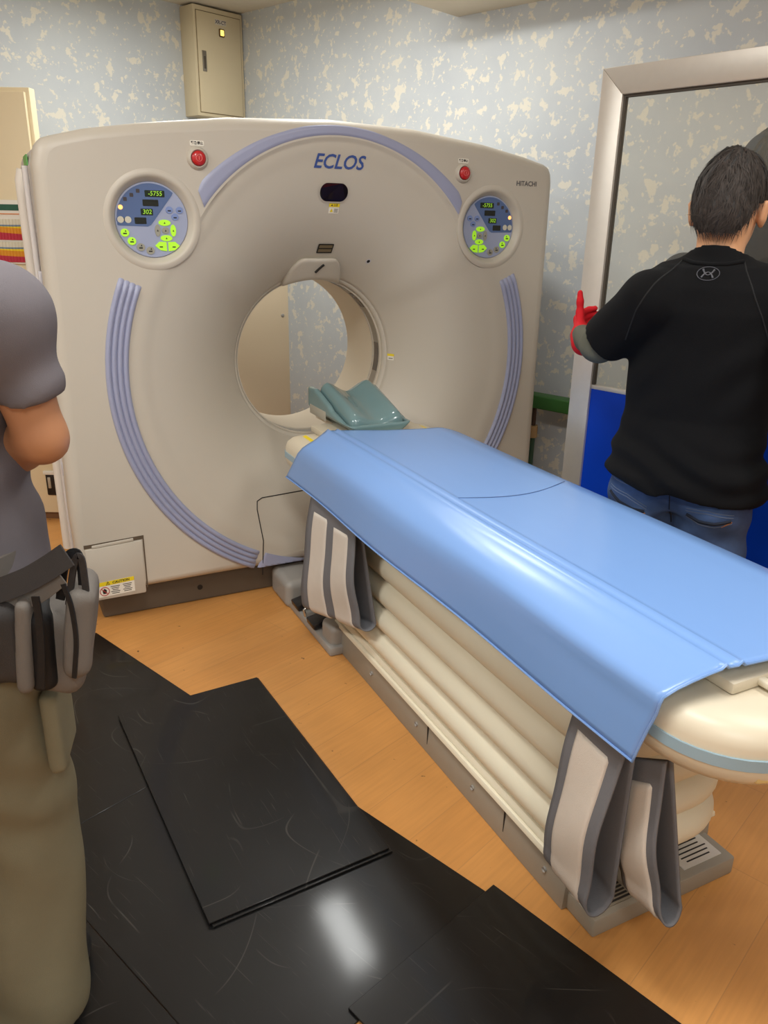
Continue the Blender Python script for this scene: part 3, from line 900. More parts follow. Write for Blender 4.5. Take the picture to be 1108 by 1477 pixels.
def loft(name, loops, m, parent, cap=True, sharp=45):
    V, Fc = [], []
    n = len(loops[0])
    for L_ in loops: V += list(L_)
    for i in range(len(loops)-1):
        for k in range(n):
            l = (k+1) % n; Fc.append((i*n+k, i*n+l, (i+1)*n+l, (i+1)*n+k))
    if cap:
        Fc.append(tuple(range(n))[::-1]); Fc.append(tuple((len(loops)-1)*n+k for k in range(n)))
    return obj(name, mesh_from(name, cl(V), Fc, True, sharp), m, parent)
def plan_loop(z, inset, x0, x1, y0, y1, rf, rh):
    return [(x, y, z) for x, y in plan(x0+inset, x1-inset, y0+inset, y1-inset, max(rf-inset*0.5, 0.02), max(rh-inset*0.5, 0.012))]
FX0, FX1, FY0, FY1 = GX-0.306, GX+0.306, 0.645, 2.745
def fl_(z, i): return plan_loop(z, i, FX0, FX1, FY0, FY1, 0.17, 0.05)
frame = loft('table_frame', [fl_(0.575, 0.11), fl_(0.60, 0.055), fl_(0.625, 0.018), fl_(0.645, 0.003), fl_(0.66, 0.0), fl_(0.705, 0.0), fl_(0.725, 0.006), fl_(0.74, 0.022), fl_(0.748, 0.05), fl_(0.75, 0.09)], M_FRAME, couch)
loft('accent_stripe', [fl_(0.668, 0.004), fl_(0.668, -0.0035), fl_(0.690, -0.0035), fl_(0.690, 0.004)], M_STRIPE, couch, cap=False)
obj('table_top', box_mesh('table_top', 0.39, 1.97, 0.024, 0.006, 2), M_FRAME, couch, loc=tuple(cl((GX, 1.745, 0.762))))
obj('cradle_tip', box_mesh('cradle_tip', 0.20, 0.20, 0.020, 0.006, 2), M_FRAME, couch, loc=tuple(cl((GX, 2.82, 0.763))))
# foot end fittings
obj('end_plate', box_mesh('end_plate', 0.20, 0.13, 0.022, 0.006, 2), mat('end_plate', (226, 217, 196), 0.4), couch, loc=tuple(cl((GX+0.07, 0.728, 0.761))))
obj('end_peg', box_mesh('end_peg', 0.018, 0.05, 0.014, 0.005, 3), M_FRAME, couch, loc=tuple(cl((GX-0.125, 0.752, 0.763))))
obj('end_handle', box_mesh('end_handle', 0.11, 0.016, 0.058, 0.006, 3), mat('handle_yellowed', (214, 190, 130), 0.45), couch, loc=tuple(cl((GX-0.165, 0.657, 0.668))), rot=(0, 0, math.radians(-20)))
# bellows
loops = []
NB = 5
for i in range(NB*10+1):
    t = i/(NB*10); z = 0.135+t*(0.60-0.135)
    ins = 0.030-0.034*abs(math.sin(math.pi*NB*t))**0.62 - 0.012*(1-t)
    loops.append(plan_loop(z, ins, GX-0.222, GX+0.222, 0.985, 2.40, 0.17, 0.04))
loft('bellows', loops, M_CREAM, couch, sharp=25)
def prism_y(name, prof, y0, y1, m, parent, bevel=0.003):
    """profile (x, z), extruded along world y"""
    me = prism_mesh(name, [(x-GX, z) for x, z in prof], y0-CYR, y1-CYR, bevel)
    return obj(name, me, m, parent)
for s in (-1, 1):
    X = lambda d: GX+s*d
    prism_y('base_side', [(X(0.16), 0.0), (X(0.236), 0.0), (X(0.229), 0.098), (X(0.16), 0.098)], 1.055, 2.36, M_CGREY, couch)
    prism_y('lower_ledge', [(X(0.16), 0.10), (X(0.240), 0.10), (X(0.236), 0.116), (X(0.16), 0.116)], 1.05, 2.40, M_CREAM, couch, 0.002)
    prism_y('upper_ledge', [(X(0.16), 0.118), (X(0.230), 0.118), (X(0.224), 0.137), (X(0.16), 0.137)], 1.06, 2.40, M_CREAM, couch, 0.002)
    for yb in (1.13, 1.45, 1.77, 2.09):
        o = obj('base_screw', lathe_mesh('base_screw', [(0, 0.0), (0.004, 0.0), (0.007, 0.003), (0.007, -0.004)], 14), M_GREYP, couch, loc=tuple(cl((X(0.2335), yb, 0.055))), rot=(0, 0, -s*math.pi/2 if s > 0 else -math.pi/2))
        if s > 0: o.rotation_euler = (0, 0, math.pi/2)
    for yb in (1.30, 1.70):
        obj('base_joint', box_mesh('base_joint', 0.003, 0.003, 0.096), M_DARK, couch, loc=tuple(cl((X(0.2325), yb, 0.049))))
plate = obj('foot_plate', box_mesh('foot_plate', 0.445, 0.42, 0.052, 0.006, 2), M_CGREY, couch, loc=tuple(cl((GX, 1.172, 0.026))))
obj('foot_bracket', box_mesh('foot_bracket', 0.03, 0.05, 0.09, 0.004, 2), M_CGREY, couch, loc=tuple(cl((GX+0.19, 1.15, 0.095))))
lp = gnd(1015, 1241, 0.0535)
sp = obj('rating_plate', box_mesh('rating_plate', 0.125, 0.088, 0.002, 0.0), mat('plate_silver', (214, 208, 198), 0.35), couch, loc=tuple(cl((GX+0.135, 1.028, 0.0535))))
for k in range(6):
    obj('print_line', box_mesh('print_line', 0.10-0.012*(k % 3), 0.006 if k == 0 else 0.0035, 0.0008), M_INK, sp, loc=(0.0, 0.034-0.0125*k, 0.0013))
sp2 = obj('caution_plate', box_mesh('caution_plate', 0.085, 0.055, 0.002), mat('plate_grey', (140, 132, 116), 0.5), couch, loc=tuple(cl((GX-0.135, 1.005, 0.0535))))
for k in range(5):
    obj('print_line', box_mesh('print_line', 0.072, 0.005, 0.0008), M_INK, sp2, loc=(0.0, 0.019-0.0095*k, 0.0013))
# frame labels at the head
hl = obj('caution_label', box_mesh('caution_label', 0.045, 0.15, 0.0015), M_WHITE, couch, loc=tuple(cl((GX-0.255, 2.60, 0.7455))), rot=(0, math.radians(-14), 0))
obj('yellow_band', box_mesh('yellow_band', 0.014, 0.15, 0.0015), M_YEL, hl, loc=(0.014, 0, 0.0008))
for k in range(5): obj('print_line', box_mesh('print_line', 0.022, 0.014, 0.0008), M_INK, hl, loc=(-0.008, -0.055+0.027*k, 0.0010))
hl = obj('caution_label', box_mesh('caution_label', 0.045, 0.10, 0.0015), M_WHITE, couch, loc=tuple(cl((GX+0.255, 2.60, 0.7455))), rot=(0, math.radians(14), 0))
obj('yellow_band', box_mesh('yellow_band', 0.014, 0.10, 0.0015), M_YEL, hl, loc=(-0.014, 0, 0.0008))
# pedals
ped = obj('pedal_base', box_mesh('pedal_base', 0.13, 0.60, 0.036, 0.008, 2), M_GREYP, couch, loc=tuple(cl((1.035, 2.63, 0.018))))
fp = Field((0.93, 2.70, -0.02), (1.16, 3.0, 0.16), 0.005)
fp.rbox((1.035, 2.86, 0.055), (0.078, 0.105, 0.062), 0.03, 0.0)
obj('pedal_housing', fp.mesh('pedal_housing', 1), M_GREYP, ped, loc=tuple(np.array(cl((0, 0, 0)))-np.array(ped.location)))
fp = Field((0.95, 2.30, -0.02), (1.16, 2.50, 0.16), 0.005)
fp.rbox((1.045, 2.40, 0.05), (0.062, 0.055, 0.058), 0.025, 0.0)
obj('pedal_cheek', fp.mesh('pedal_cheek', 1), M_GREYP, ped, loc=tuple(np.array(cl((0, 0, 0)))-np.array(ped.location)))
for yy in (2.685, 2.515):
    pm = box_mesh('foot_pedal', 0.085, 0.075, 0.026, 0.006, 2)
    obj('foot_pedal', pm, M_BLACK, ped, loc=(1.005-1.035, yy-2.63, 0.040), rot=(0, math.radians(-12), 0))
obj('pedal_bar', tube_mesh('pedal_bar', [(-0.055, -0.03, 0.02), (-0.062, -0.03, 0.05), (-0.05, -0.03, 0.058), (0.03, -0.03, 0.062)], 0.006, 8), mat('chrome', (210, 208, 202), 0.18, 1.0), ped)

# ------------------------------------------------------------------ blue cover sheet on the couch
def blue_sheet():
    m = bpy.data.materials.new('blue_vinyl'); m.use_nodes = True
    nt = m.node_tree; b = nt.nodes['Principled BSDF']; N = nt.nodes.new; L = nt.links.new
    b.inputs['Base Color'].default_value = srgb(122, 160, 217)
    b.inputs['Roughness'].default_value = 0.34
    b.inputs['Specular IOR Level'].default_value = 0.5
    tc = N('ShaderNodeTexCoord')
    n = N('ShaderNodeTexNoise'); n.inputs['Scale'].default_value = 22; n.inputs['Detail'].default_value = 2
    L(tc.outputs['Object'], n.inputs['Vector'])
    r = N('ShaderNodeMapRange'); r.inputs['From Min'].default_value = 0.0; r.inputs['From Max'].default_value = 1.0
    r.inputs['To Min'].default_value = 0.16; r.inputs['To Max'].default_value = 0.42
    b.inputs['Roughness'].default_value = 0.27
    return m
M_BLUE = blue_sheet()
# cross section (x, z, foot y, head y)
SEC = [(1.560, 0.757, 0.785, 2.45), (1.545, 0.768, 0.78, 2.44), (1.50, 0.786, 0.775, 2.43), (1.462, 0.798, 0.765, 2.425), (1.44, 0.802, 0.76, 2.42),
       (1.38, 0.803, 0.755, 2.425), (1.25, 0.802, 0.755, 2.46), (1.15, 0.802, 0.76, 2.50), (1.088, 0.803, 0.765, 2.515), (1.080, 0.8095, 0.766, 2.516), (1.072, 0.8035, 0.767, 2.517),
       (1.054, 0.8035, 0.770, 2.52), (1.046, 0.8095, 0.770, 2.522), (1.038, 0.802, 0.772, 2.525), (1.015, 0.796, 0.776, 2.505), (0.985, 0.784, 0.783, 2.49), (0.962, 0.770, 0.79, 2.495), (0.944, 0.752, 0.795, 2.51),
       (0.935, 0.725, 0.80, 2.535), (0.932, 0.69, 0.81, 2.562), (0.930, 0.655, 0.818, 2.592), (0.927, 0.615, 0.826, 2.625)]
# densify the section
S2 = []
for a, b in zip(SEC[:-1], SEC[1:]):
    a, b = np.array(a), np.array(b); n = max(1, int(np.hypot(*(b-a)[:2])/0.012))
    for k in range(n): S2.append(a+(b-a)*k/n)
S2.append(np.array(SEC[-1])); S2 = np.array(S2)
NYS = 110
V, Fc = [], []
for j in range(NYS+1):
    f = j/NYS
    for x, z, yf, yh in S2:
        y = yf+(yh-yf)*f
        side = max(0, min(1, (1.03-x)/0.09)); low = max(0.0, min(1.0, (0.75-z)/0.12))
        crease = math.exp(-((f-0.06)/0.22)**2)
        dx = side*(-0.004*(1+math.sin(y*7.0+1.0))*low - 0.010*crease*math.exp(-((z-0.748)/0.016)**2))
        dz = side*(0.003*(1+math.sin(y*9+2))*(1-low)) + 0.006*crease*side*math.exp(-((z-0.752)/0.02)**2)
        V.append((x+dx, y, z+dz+0.0012*math.sin(y*5+x*9)))
w = len(S2)
for j in range(NYS):
    for k in range(w-1): Fc.append((j*w+k, j*w+k+1, (j+1)*w+k+1, (j+1)*w+k))
me = mesh_from('couch_cover', np.array(V)-np.array([GX, CYR, 0.75]), [f[::-1] for f in Fc], True)
cover = obj('couch_cover', me, M_BLUE, None, loc=(GX, CYR, 0.75))
sm = cover.modifiers.new('thick', 'SOLIDIFY'); sm.thickness = 0.004; sm.offset = -1
tag(cover, 'light blue vinyl sheet draped over the couch top', 'couch cover')
# stitched hem along the near edges and a curved seam across the middle
def cover_pt(k, f):
    x, z, yf, yh = S2[k]; y = yf+(yh-yf)*f
    i = int(round(f*NYS))*w+k
    return Vector(V[i])-Vector((GX, CYR, 0.75))
hem = [cover_pt(w-1, f) for f in np.linspace(1, 0, 60)] + [cover_pt(k, 0.0) for k in range(w-2, 14, -1)]
obj('hem', tube_mesh('hem', hem, 0.0028, 6), M_BLUE, cover)
ka = int(np.argmin(np.abs(S2[:, 0]-1.10)+(S2[:, 1] < 0.79)*9)); kb = int(np.argmin(np.abs(S2[:, 0]-1.452)+(S2[:, 1] < 0.79)*9))
pts = []
for k in range(24):
    g = k/23; x = 1.455-(1.455-1.092)*g; yy = 1.71+0.0-0.05*math.sin(math.pi*g)
    pts.append((x-GX, yy-CYR, 0.8035-0.75+0.0012*math.sin(yy*5+x*9)))
obj('middle_seam', tube_mesh('middle_seam', pts, 0.0010, 5), mat('seam_blue', (78, 104, 150), 0.5), cover)

# ------------------------------------------------------------------ headrest
HRX, HRY = GX, 2.70
hr = thing('headrest', 'glossy grey-green head support with saddle cushion at the bore end of the couch', 'headrest', (HRX, HRY, 0.774))
M_TEAL = mat('headrest_teal', (108, 136, 138), 0.16, noise=0.05, nscale=14, coat=0.4)
fh = Field((-0.17, -0.22, -0.02), (0.17, 0.26, 0.17), 0.0045)
def tray(x, y, z):
    side = np.abs(x)-0.136
    back = y-0.225; frontp = -0.185-y
    h = 0.036+0.032*np.clip((y+0.13)/0.14, 0, 1)+0.046*np.clip((y+0.02)/0.16, 0, 1)
    h = np.where(np.abs(x) > 0.0, h, h)
    top = z-h
    bot = -z+0.05*np.clip((np.abs(x)-0.085)/0.04, 0, 1)*0.6
    d = smax(smax(smax(side, back, 0.03), frontp, 0.02), smax(top, bot, 0.006), 0.012)
    cav = np.maximum(np.maximum(np.abs(x)-0.112, 0.012-z), -0.168-y)
    cav = np.maximum(cav, y-0.32)
    return smax(d, -cav, 0.008)
fh.put(tray, k=0)
obj('tray', fh.mesh('tray', 2), M_TEAL, hr)
fh = Field((-0.15, -0.22, -0.02), (0.15, 0.26, 0.19), 0.0045)
def cush(x, y, z):
    f = np.clip((y+0.17)/0.30, 0, 1)
    ridge = 0.056+0.086*f**0.8-0.02*np.clip((y-0.12)/0.08, 0, 1)
    val = ridge-0.026-0.014*f
    s = np.clip(np.abs(x)/0.094, 0, 1.0)
    s = s*s*(3-2*s)
    top = z-(val+(ridge-val)*np.minimum(s, 1.0)-0.5*np.maximum(np.abs(x)-0.086, 0)*0.6)
    d = smax(smax(np.abs(x)-0.110, y-0.175, 0.05), -0.166-y, 0.03)
    d = smax(d, -z+0.010, 0.01)
    return smax(d, top*0.85, 0.026)
fh.put(cush, k=0)
obj('cushion', fh.mesh('cushion', 2), M_TEAL, hr)
obj('tray_patch', box_mesh('tray_patch', 0.004, 0.16, 0.036, 0.0015, 2), mat('patch_grey', (166, 162, 148), 0.5, noise=0.05), hr, loc=(-0.1365, 0.10, 0.030))

# ------------------------------------------------------------------ restraint straps
M_STRAPG = mat('strap_grey', (112, 112, 116), 0.8, noise=0.06, nscale=60, bump=0.4, bscale=500)
M_STRAPW = mat('strap_white', (214, 204, 192), 0.9, noise=0.04, nscale=30, bump=0.5, bscale=700)
def strap(label, TL, TR, BL, BR, back, pads, bulge=0.012, open_=0.03, wav=0.006):
    TL, TR, BL, BR, back = (np.array(p, float) for p in (TL, TR, BL, BR, back))
    c0 = (TL+TR)/2
    t = thing('restraint_strap', label, 'strap', tuple(c0), group='couch straps')
    W = np.cross(TR-TL, BL-TL); W /= np.linalg.norm(W)
    if W[0] > 0: W = -W                       # outward (towards -x)
    ns, nw = 44, 14
    def pt(s, q):
        """s 0..1 front going down, 1..1.25 loop, 1.25..2.1 back going up; q across"""
        L_ = TL+(BL-TL)*min(s, 1); R_ = TR+(BR-TR)*min(s, 1)
        base = L_+(R_-L_)*q
        if s <= 1:
            return base + W*(bulge*math.sin(math.pi*s)+wav*math.sin(9*s+3*q)*s)
        dn = ((BL-TL)+(BR-TR))/2; dn /= np.linalg.norm(dn)
        if s <= 1.25:
            a = (s-1)/0.25*math.pi
            return base + back*(0.5-0.5*math.cos(a))*1.0 + dn*math.sin(a)*open_ + W*wav*math.sin(9+3*q)
        g = (s-1.25)/0.85
        L_ = BL+(TL-BL)*g; R_ = BR+(TR-BR)*g
        return L_+(R_-L_)*q + back*(1-0.75*g)
    def sheet(s0, s1, q0, q1, off, name, m, parent, th):
        V, Fc = [], []
        n1 = max(8, int(ns*(s1-s0)))
        for i in range(n1+1):
            s = s0+(s1-s0)*i/n1
            for j in range(nw+1):
                q = q0+(q1-q0)*j/nw
                p = pt(s, q)
                e1 = pt(min(s+0.01, 2.1), q)-p if s < 2.09 else p-pt(s-0.01, q)
                e2 = pt(s, min(q+0.02, 1.0))-pt(s, max(q-0.02, 0))
                nrm = np.cross(e2, e1); nrm /= (np.linalg.norm(nrm)+1e-9)
                if s < 0.5 and nrm @ W < 0: nrm = -nrm
                V.append(p+nrm*off*(1 if (np.cross(e2, e1) @ np.cross(TR-TL, BL-TL))*(W @ np.cross(TR-TL, BL-TL)) > -9 else -1)-c0)
        for i in range(n1):
            for j in range(nw): Fc.append((i*(nw+1)+j, i*(nw+1)+j+1, (i+1)*(nw+1)+j+1, (i+1)*(nw+1)+j))
        o = obj(name, mesh_from(name, V, Fc, True), m, parent)
        md = o.modifiers.new('thick', 'SOLIDIFY'); md.thickness = th; md.offset = 0
        return o
    band = sheet(0, 2.1, 0, 1, 0.0, 'webbing', M_STRAPG, t, 0.004)
    sgn = 1.0
    p_ = pt(0.4, 0.5); e1 = pt(0.41, 0.5)-p_; e2 = pt(0.4, 0.52)-pt(0.4, 0.48)
    for (s0, s1, q0, q1) in pads:
        # pad lies on the outer face
        V, Fc = [], []
        n1 = max(10, int(ns*(s1-s0)))
        for i in range(n1+1):
            s = s0+(s1-s0)*i/n1
            for j in range(nw+1):
                q = q0+(q1-q0)*j/nw
                # clip the corners at the top
                p = pt(s, q)
                e1 = pt(s+0.01, q)-pt(s-0.01, q); e2 = pt(s, q+0.02)-pt(s, q-0.02)
                nrm = np.cross(e1, e2); nrm /= np.linalg.norm(nrm)
                if (np.cross(BL-TL, TR-TL) @ W) < 0: nrm = -nrm
                edge = 0.0005 if (i in (0, n1) or j in (0, nw)) else 0.0042
                V.append(p+nrm*edge-c0)
        for i in range(n1):
            for j in range(nw): Fc.append((i*(nw+1)+j, i*(nw+1)+j+1, (i+1)*(nw+1)+j+1, (i+1)*(nw+1)+j))
        o = obj('fleece_pad', mesh_from('fleece_pad', V, Fc, True), M_STRAPW, t)
        md = o.modifiers.new('thick', 'SOLIDIFY'); md.thickness = 0.003; md.offset = 0
    return t
strap('wide grey strap with two white fleece pads hanging near the scanner', hit(450, 712, 0, 0.942), hit(514, 754, 0, 0.942), hit(437, 868, 0, 0.905), hit(518, 900, 0, 0.955),
      (0.055, -0.01, 0.0), [(0.13, 1.12, 0.13, 0.44), (0.16, 1.12, 0.58, 0.87)], open_=0.03)
strap('broad grey strap with one white fleece pad hanging near the couch foot', hit(834, 1008, 0, 0.950), hit(908, 1075, 0, 0.950), hit(787, 1218, 0, 0.930), hit(845, 1298, 0, 0.915),
      (0.062, -0.012, 0.0), [(0.14, 1.10, 0.17, 0.80)], open_=0.055)
strap('narrow grey strap with white fleece pad nearest the couch foot corner', hit(893, 1092, 0, 1.005), hit(962, 1098, 0, 0.995), hit(898, 1255, 0, 1.01), hit(950, 1308, 0, 0.995),
      (0.045, -0.012, 0.0), [(0.16, 1.15, 0.10, 0.80)], open_=0.05)
# ------------------------------------------------------------------ black rubber mats
def rubber():
    m = bpy.data.materials.new('black_rubber'); m.use_nodes = True
    nt = m.node_tree; b = nt.nodes['Principled BSDF']; N = nt.nodes.new; L = nt.links.new
    tc = N('ShaderNodeTexCoord'); oi = N('ShaderNodeObjectInfo')
    add = N('ShaderNodeVectorMath'); add.operation = 'ADD'; L(tc.outputs['Object'], add.inputs[0]); L(oi.outputs['Location'], add.inputs[1])
    n = N('ShaderNodeTexNoise'); n.inputs['Scale'].default_value = 4.0; n.inputs['Detail'].default_value = 6; L(add.outputs[0], n.inputs['Vector'])
    r = N('ShaderNodeMapRange'); r.inputs['From Min'].default_value = 0.3; r.inputs['From Max'].default_value = 0.7
    r.inputs['To Min'].default_value = 0.34; r.inputs['To Max'].default_value = 0.48
    L(n.outputs['Fac'], r.inputs['Value']); L(r.outputs[0], b.inputs['Roughness'])
    # scratches: two stretched noises
    tot = None
    for ang, off in ((0.5, 0.0), (2.0, 3.0), (1.1, 7.0)):
        mp = N('ShaderNodeMapping'); mp.inputs['Rotation'].default_value = (0, 0, ang); mp.inputs['Scale'].default_value = (2.2, 75.0, 1.0)
        mp.inputs['Location'].default_value = (off, off, 0)
        L(add.outputs[0], mp.inputs['Vector'])
        s = N('ShaderNodeTexNoise'); s.inputs['Scale'].default_value = 3.0; s.inputs['Detail'].default_value = 2; s.inputs['Distortion'].default_value = 0.6
        L(mp.outputs['Vector'], s.inputs['Vector'])
        q = N('ShaderNodeMapRange'); q.inputs['From Min'].default_value = 0.70; q.inputs['From Max'].default_value = 0.78
        L(s.outputs['Fac'], q.inputs['Value'])
        if tot is None: tot = q.outputs[0]
        else:
            mx = N('ShaderNodeMath'); mx.operation = 'MAXIMUM'; L(tot, mx.inputs[0]); L(q.outputs[0], mx.inputs[1]); tot = mx.outputs[0]
    for sc, off, wdt in ((1.7, 1.3, 0.0016), (2.6, 8.2, 0.0020), (3.4, 4.4, 0.0022)):
        mp = N('ShaderNodeMapping'); mp.inputs['Location'].default_value = (off, off*0.7, 0); L(add.outputs[0], mp.inputs['Vector'])
        s = N('ShaderNodeTexNoise'); s.inputs['Scale'].default_value = sc; s.inputs['Detail'].default_value = 0; L(mp.outputs['Vector'], s.inputs['Vector'])
        d1 = N('ShaderNodeMath'); d1.operation = 'COMPARE'; d1.inputs[1].default_value = 0.5; d1.inputs[2].default_value = wdt; L(s.outputs['Fac'], d1.inputs[0])
        mk = N('ShaderNodeTexNoise'); mk.inputs['Scale'].default_value = 6.0; L(mp.outputs['Vector'], mk.inputs['Vector'])
        mr = N('ShaderNodeMapRange'); mr.inputs['From Min'].default_value = 0.50; mr.inputs['From Max'].default_value = 0.62; L(mk.outputs['Fac'], mr.inputs['Value'])
        mm = N('ShaderNodeMath'); mm.operation = 'MULTIPLY'; L(d1.outputs[0], mm.inputs[0]); L(mr.outputs[0], mm.inputs[1])
        mx = N('ShaderNodeMath'); mx.operation = 'MAXIMUM'; L(tot, mx.inputs[0]); L(mm.outputs[0], mx.inputs[1]); tot = mx.outputs[0]
    mix = N('ShaderNodeMix'); mix.data_type = 'RGBA'
    mix.inputs[6].default_value = srgb(13, 12, 12); mix.inputs[7].default_value = srgb(50, 48, 45)
    L(tot, mix.inputs[0])
    m2 = N('ShaderNodeMix'); m2.data_type = 'RGBA'; m2.blend_type = 'MULTIPLY'; m2.inputs[0].default_value = 0.35
    L(mix.outputs[2], m2.inputs[6]); L(n.outputs['Color'], m2.inputs[7])
    L(mix.outputs[2], b.inputs['Base Color'])
    bp = N('ShaderNodeBump'); bp.inputs['Strength'].default_value = 0.12; bp.inputs['Distance'].default_value = 0.001
    b.inputs['Specular IOR Level'].default_value = 0.30; b.inputs['Coat Weight'].default_value = 0.30; b.inputs['Coat Roughness'].default_value = 0.11
    L(tot, bp.inputs['Height']); L(bp.outputs['Normal'], b.inputs['Normal'])
    return m
M_RUB = rubber()
def matobj(label, corner, e1, L1, e2, L2, z0, th=0.0055):
    e1 = np.array(e1)/np.linalg.norm(e1); e2 = np.array(e2)/np.linalg.norm(e2)
    c = np.array(corner)+e1*L1/2+e2*L2/2
    me = box_mesh('rubber_mat', L1, L2, th, 0.0012, 1)
    o = obj('rubber_mat', me, M_RUB, None, loc=(c[0], c[1], z0+th/2+0.0003), rot=(0, 0, math.atan2(e1[1], e1[0])))
    return tag(o, label, 'rubber mat', 'black rubber mats')
E1 = np.array([0.366, -0.930]); E2 = np.array([-0.930, -0.366]); MO = np.array([0.234, 2.837])
G = 0.0015
matobj('black rubber mat in front of the scanner, nearest its lower left hatch', MO+E1*-0.03, E1, 0.91-G, E2, 0.69-G, 0)
matobj('scratched black rubber mat with the bright lamp reflection', MO+E1*0.88, E1, 0.91-G, E2, 0.69-G, 0)
matobj('black rubber mat beside the scanner, under the worker in grey', MO+E1*-0.03+E2*0.69, E1, 0.91-G, E2, 0.69-G, 0)
matobj('black rubber mat at the bottom left corner of the picture', MO+E1*0.88+E2*0.69, E1, 0.91-G, E2, 0.69-G, 0)
A1 = gnd(170, 1032, 0.016)[:2]; A2 = gnd(305, 1330, 0.016)[:2]; A3 = gnd(560, 1222, 0.016)[:2]; A4 = gnd(372, 975, 0.016)[:2]
ea = ((A2-A1)+(A3-A4)); ea /= np.linalg.norm(ea); eb = np.array([-ea[1], ea[0]])
La = (np.linalg.norm(A2-A1)+np.linalg.norm(A3-A4))/2; Lb = (np.linalg.norm(A4-A1)+np.linalg.norm(A3-A2))/2
matobj('lower mat of the stacked black pair, showing as a second edge', A1+ea*-0.004+eb*0.006, ea, La+0.012, eb, Lb, 0.006)
matobj('upper mat of the stacked black rectangular pair', A1, ea, La, eb, Lb, 0.012)
D1 = gnd(712, 1275, 0.012)[:2]; D2 = gnd(985, 1477, 0.012)[:2]; D3 = gnd(525, 1475, 0.012)[:2]
ed = (D2-D1)/np.linalg.norm(D2-D1); ed2 = np.array([ed[1], -ed[0]])
matobj('black rubber mat lying beside the couch foot, nearest the viewer', D1, ed, La, ed2, np.linalg.norm(D3-D1), 0.006)

# ------------------------------------------------------------------ wall box
M_BOX = mat('box_beige', (214, 199, 166), 0.45, noise=0.015)
M_BOXD = mat('box_gap', (128, 110, 80), 0.6)
b_f = 0.14
aL, _, zT = room_hit(277, 3, 'b', b_f); aR = 0.008
_, _, zB = room_hit(285.5, 166, 'b', b_f)
zT = CEIL_Z-0.012
wb = thing('wall_cabinet', 'beige metal wall box with lit yellow indicator high in the corner', 'wall cabinet', room((aL+aR)/2, b_f/2, zB), room_rot)
wA = aL-aR; hB = zT-zB
# local frame: x = RA (to the left), y = RB (to the viewer)
obj('body', box_mesh('body', wA, b_f, hB, 0.004, 2, (0, 0, hB/2)), M_BOX, wb)
obj('door_gap', box_mesh('door_gap', wA-0.036, 0.004, hB-0.045, 0, 1, (0, b_f/2, hB/2-0.004)), M_BOXD, wb)
dr = obj('door', box_mesh('door', wA-0.044, 0.008, hB-0.054, 0.002, 2, (0, b_f/2+0.002, hB/2-0.004)), M_BOX, wb)
def wpix(u, v):
    a, b, z = room_hit(u, v, 'b', b_f+0.006); return a-(aL+aR)/2, z-zB
hx, hz = wpix(295, 88)
obj('latch_plate', box_mesh('latch_plate', 0.030, 0.006, 0.115, 0.0025, 2, (hx, b_f/2+0.008, hz)), mat('latch_metal', (150, 142, 130), 0.35, 0.7), dr)
obj('latch_slot', box_mesh('latch_slot', 0.014, 0.004, 0.070, 0.0015, 2, (hx, b_f/2+0.0115, hz-0.008)), mat('latch_dark', (96, 88, 78), 0.4, 0.5), dr)
ix, iz = wpix(319.5, 48)
obj('indicator_bezel', box_mesh('indicator_bezel', 0.042, 0.010, 0.046, 0.006, 3, (ix, b_f/2+0.009, iz)), mat('bezel_brown', (96, 70, 24), 0.5), dr)
obj('indicator_lamp', box_mesh('indicator_lamp', 0.027, 0.008, 0.032, 0.004, 3, (ix, b_f/2+0.0135, iz)), mat('lamp_yellow', (255, 226, 120), 0.4, emit=(255, 214, 100), estr=1.6), dr)
nx_, nz_ = wpix(318, 33)
nl = obj('name_label', box_mesh('name_label', 0.085, 0.001, 0.030, 0, 1, (nx_, b_f/2+0.0066, nz_)), mat('label_grey', (212, 204, 190), 0.5), dr)
text_on('label_print', 'XR-CT', 0.028, mat('label_ink', (70, 64, 84), 0.6), nl, (nx_, b_f/2+0.0072, nz_), (-1, 0, 0), (0, 0, 1), 0.0004, bold=0.0006)

# ------------------------------------------------------------------ tall cabinet on the left with the striped rack
M_TALL = mat('tall_beige', (234, 217, 180), 0.5, noise=0.02, nscale=4)
c0 = gnd(114, 751)
ex = np.array([math.cos(-math.radians(28.5)), math.sin(-math.radians(28.5))]); ey = np.array([-ex[1], ex[0]])
d_ = ray(20, 124); kk = ((c0[:2] @ ey))/(d_[:2] @ ey); tallz = CAM_H+d_[2]*kk
tc_w, tc_d = 1.15, 0.085
org = c0[:2]-ex*tc_w/2+ey*tc_d/2
tall = thing('tall_cabinet', 'tall shallow beige cabinet standing left of the scanner', 'cabinet', (org[0], org[1], 0), math.atan2(ex[1], ex[0]))
obj('carcass', box_mesh('carcass', tc_w, tc_d-0.03, tallz-0.0, 0.003, 2, (0, 0.015, tallz/2)), M_TALL, tall)
obj('door', box_mesh('door', tc_w*0.5-0.003, 0.022, tallz-0.06, 0.002, 2, (-tc_w/4, -tc_d/2+0.018, tallz/2+0.01)), M_TALL, tall)
dR = obj('door', box_mesh('door', tc_w*0.5-0.018, 0.022, tallz-0.06, 0.002, 2, (tc_w/4-0.006, -tc_d/2+0.018, tallz/2+0.01)), M_TALL, tall)
obj('plinth', box_mesh('plinth', tc_w-0.02, 0.01, 0.035, 0, 1, (0, -tc_d/2+0.028, 0.0175)), mat('plinth_brown', (120, 84, 52), 0.6), tall)
def tpix(u, v):
    d = ray(u, v); fy = org-ey*(tc_d/2-0.006); k = (fy @ ey)/(d[:2] @ ey); p = CO+d*k
    return (p[:2]-org) @ ex, p[2]
hx, hz = tpix(76, 699)
obj('handle_cup', box_mesh('handle_cup', 0.062, 0.014, 0.115, 0.006, 4, (hx, -tc_d/2+0.006, hz)), M_BLACK, dR)
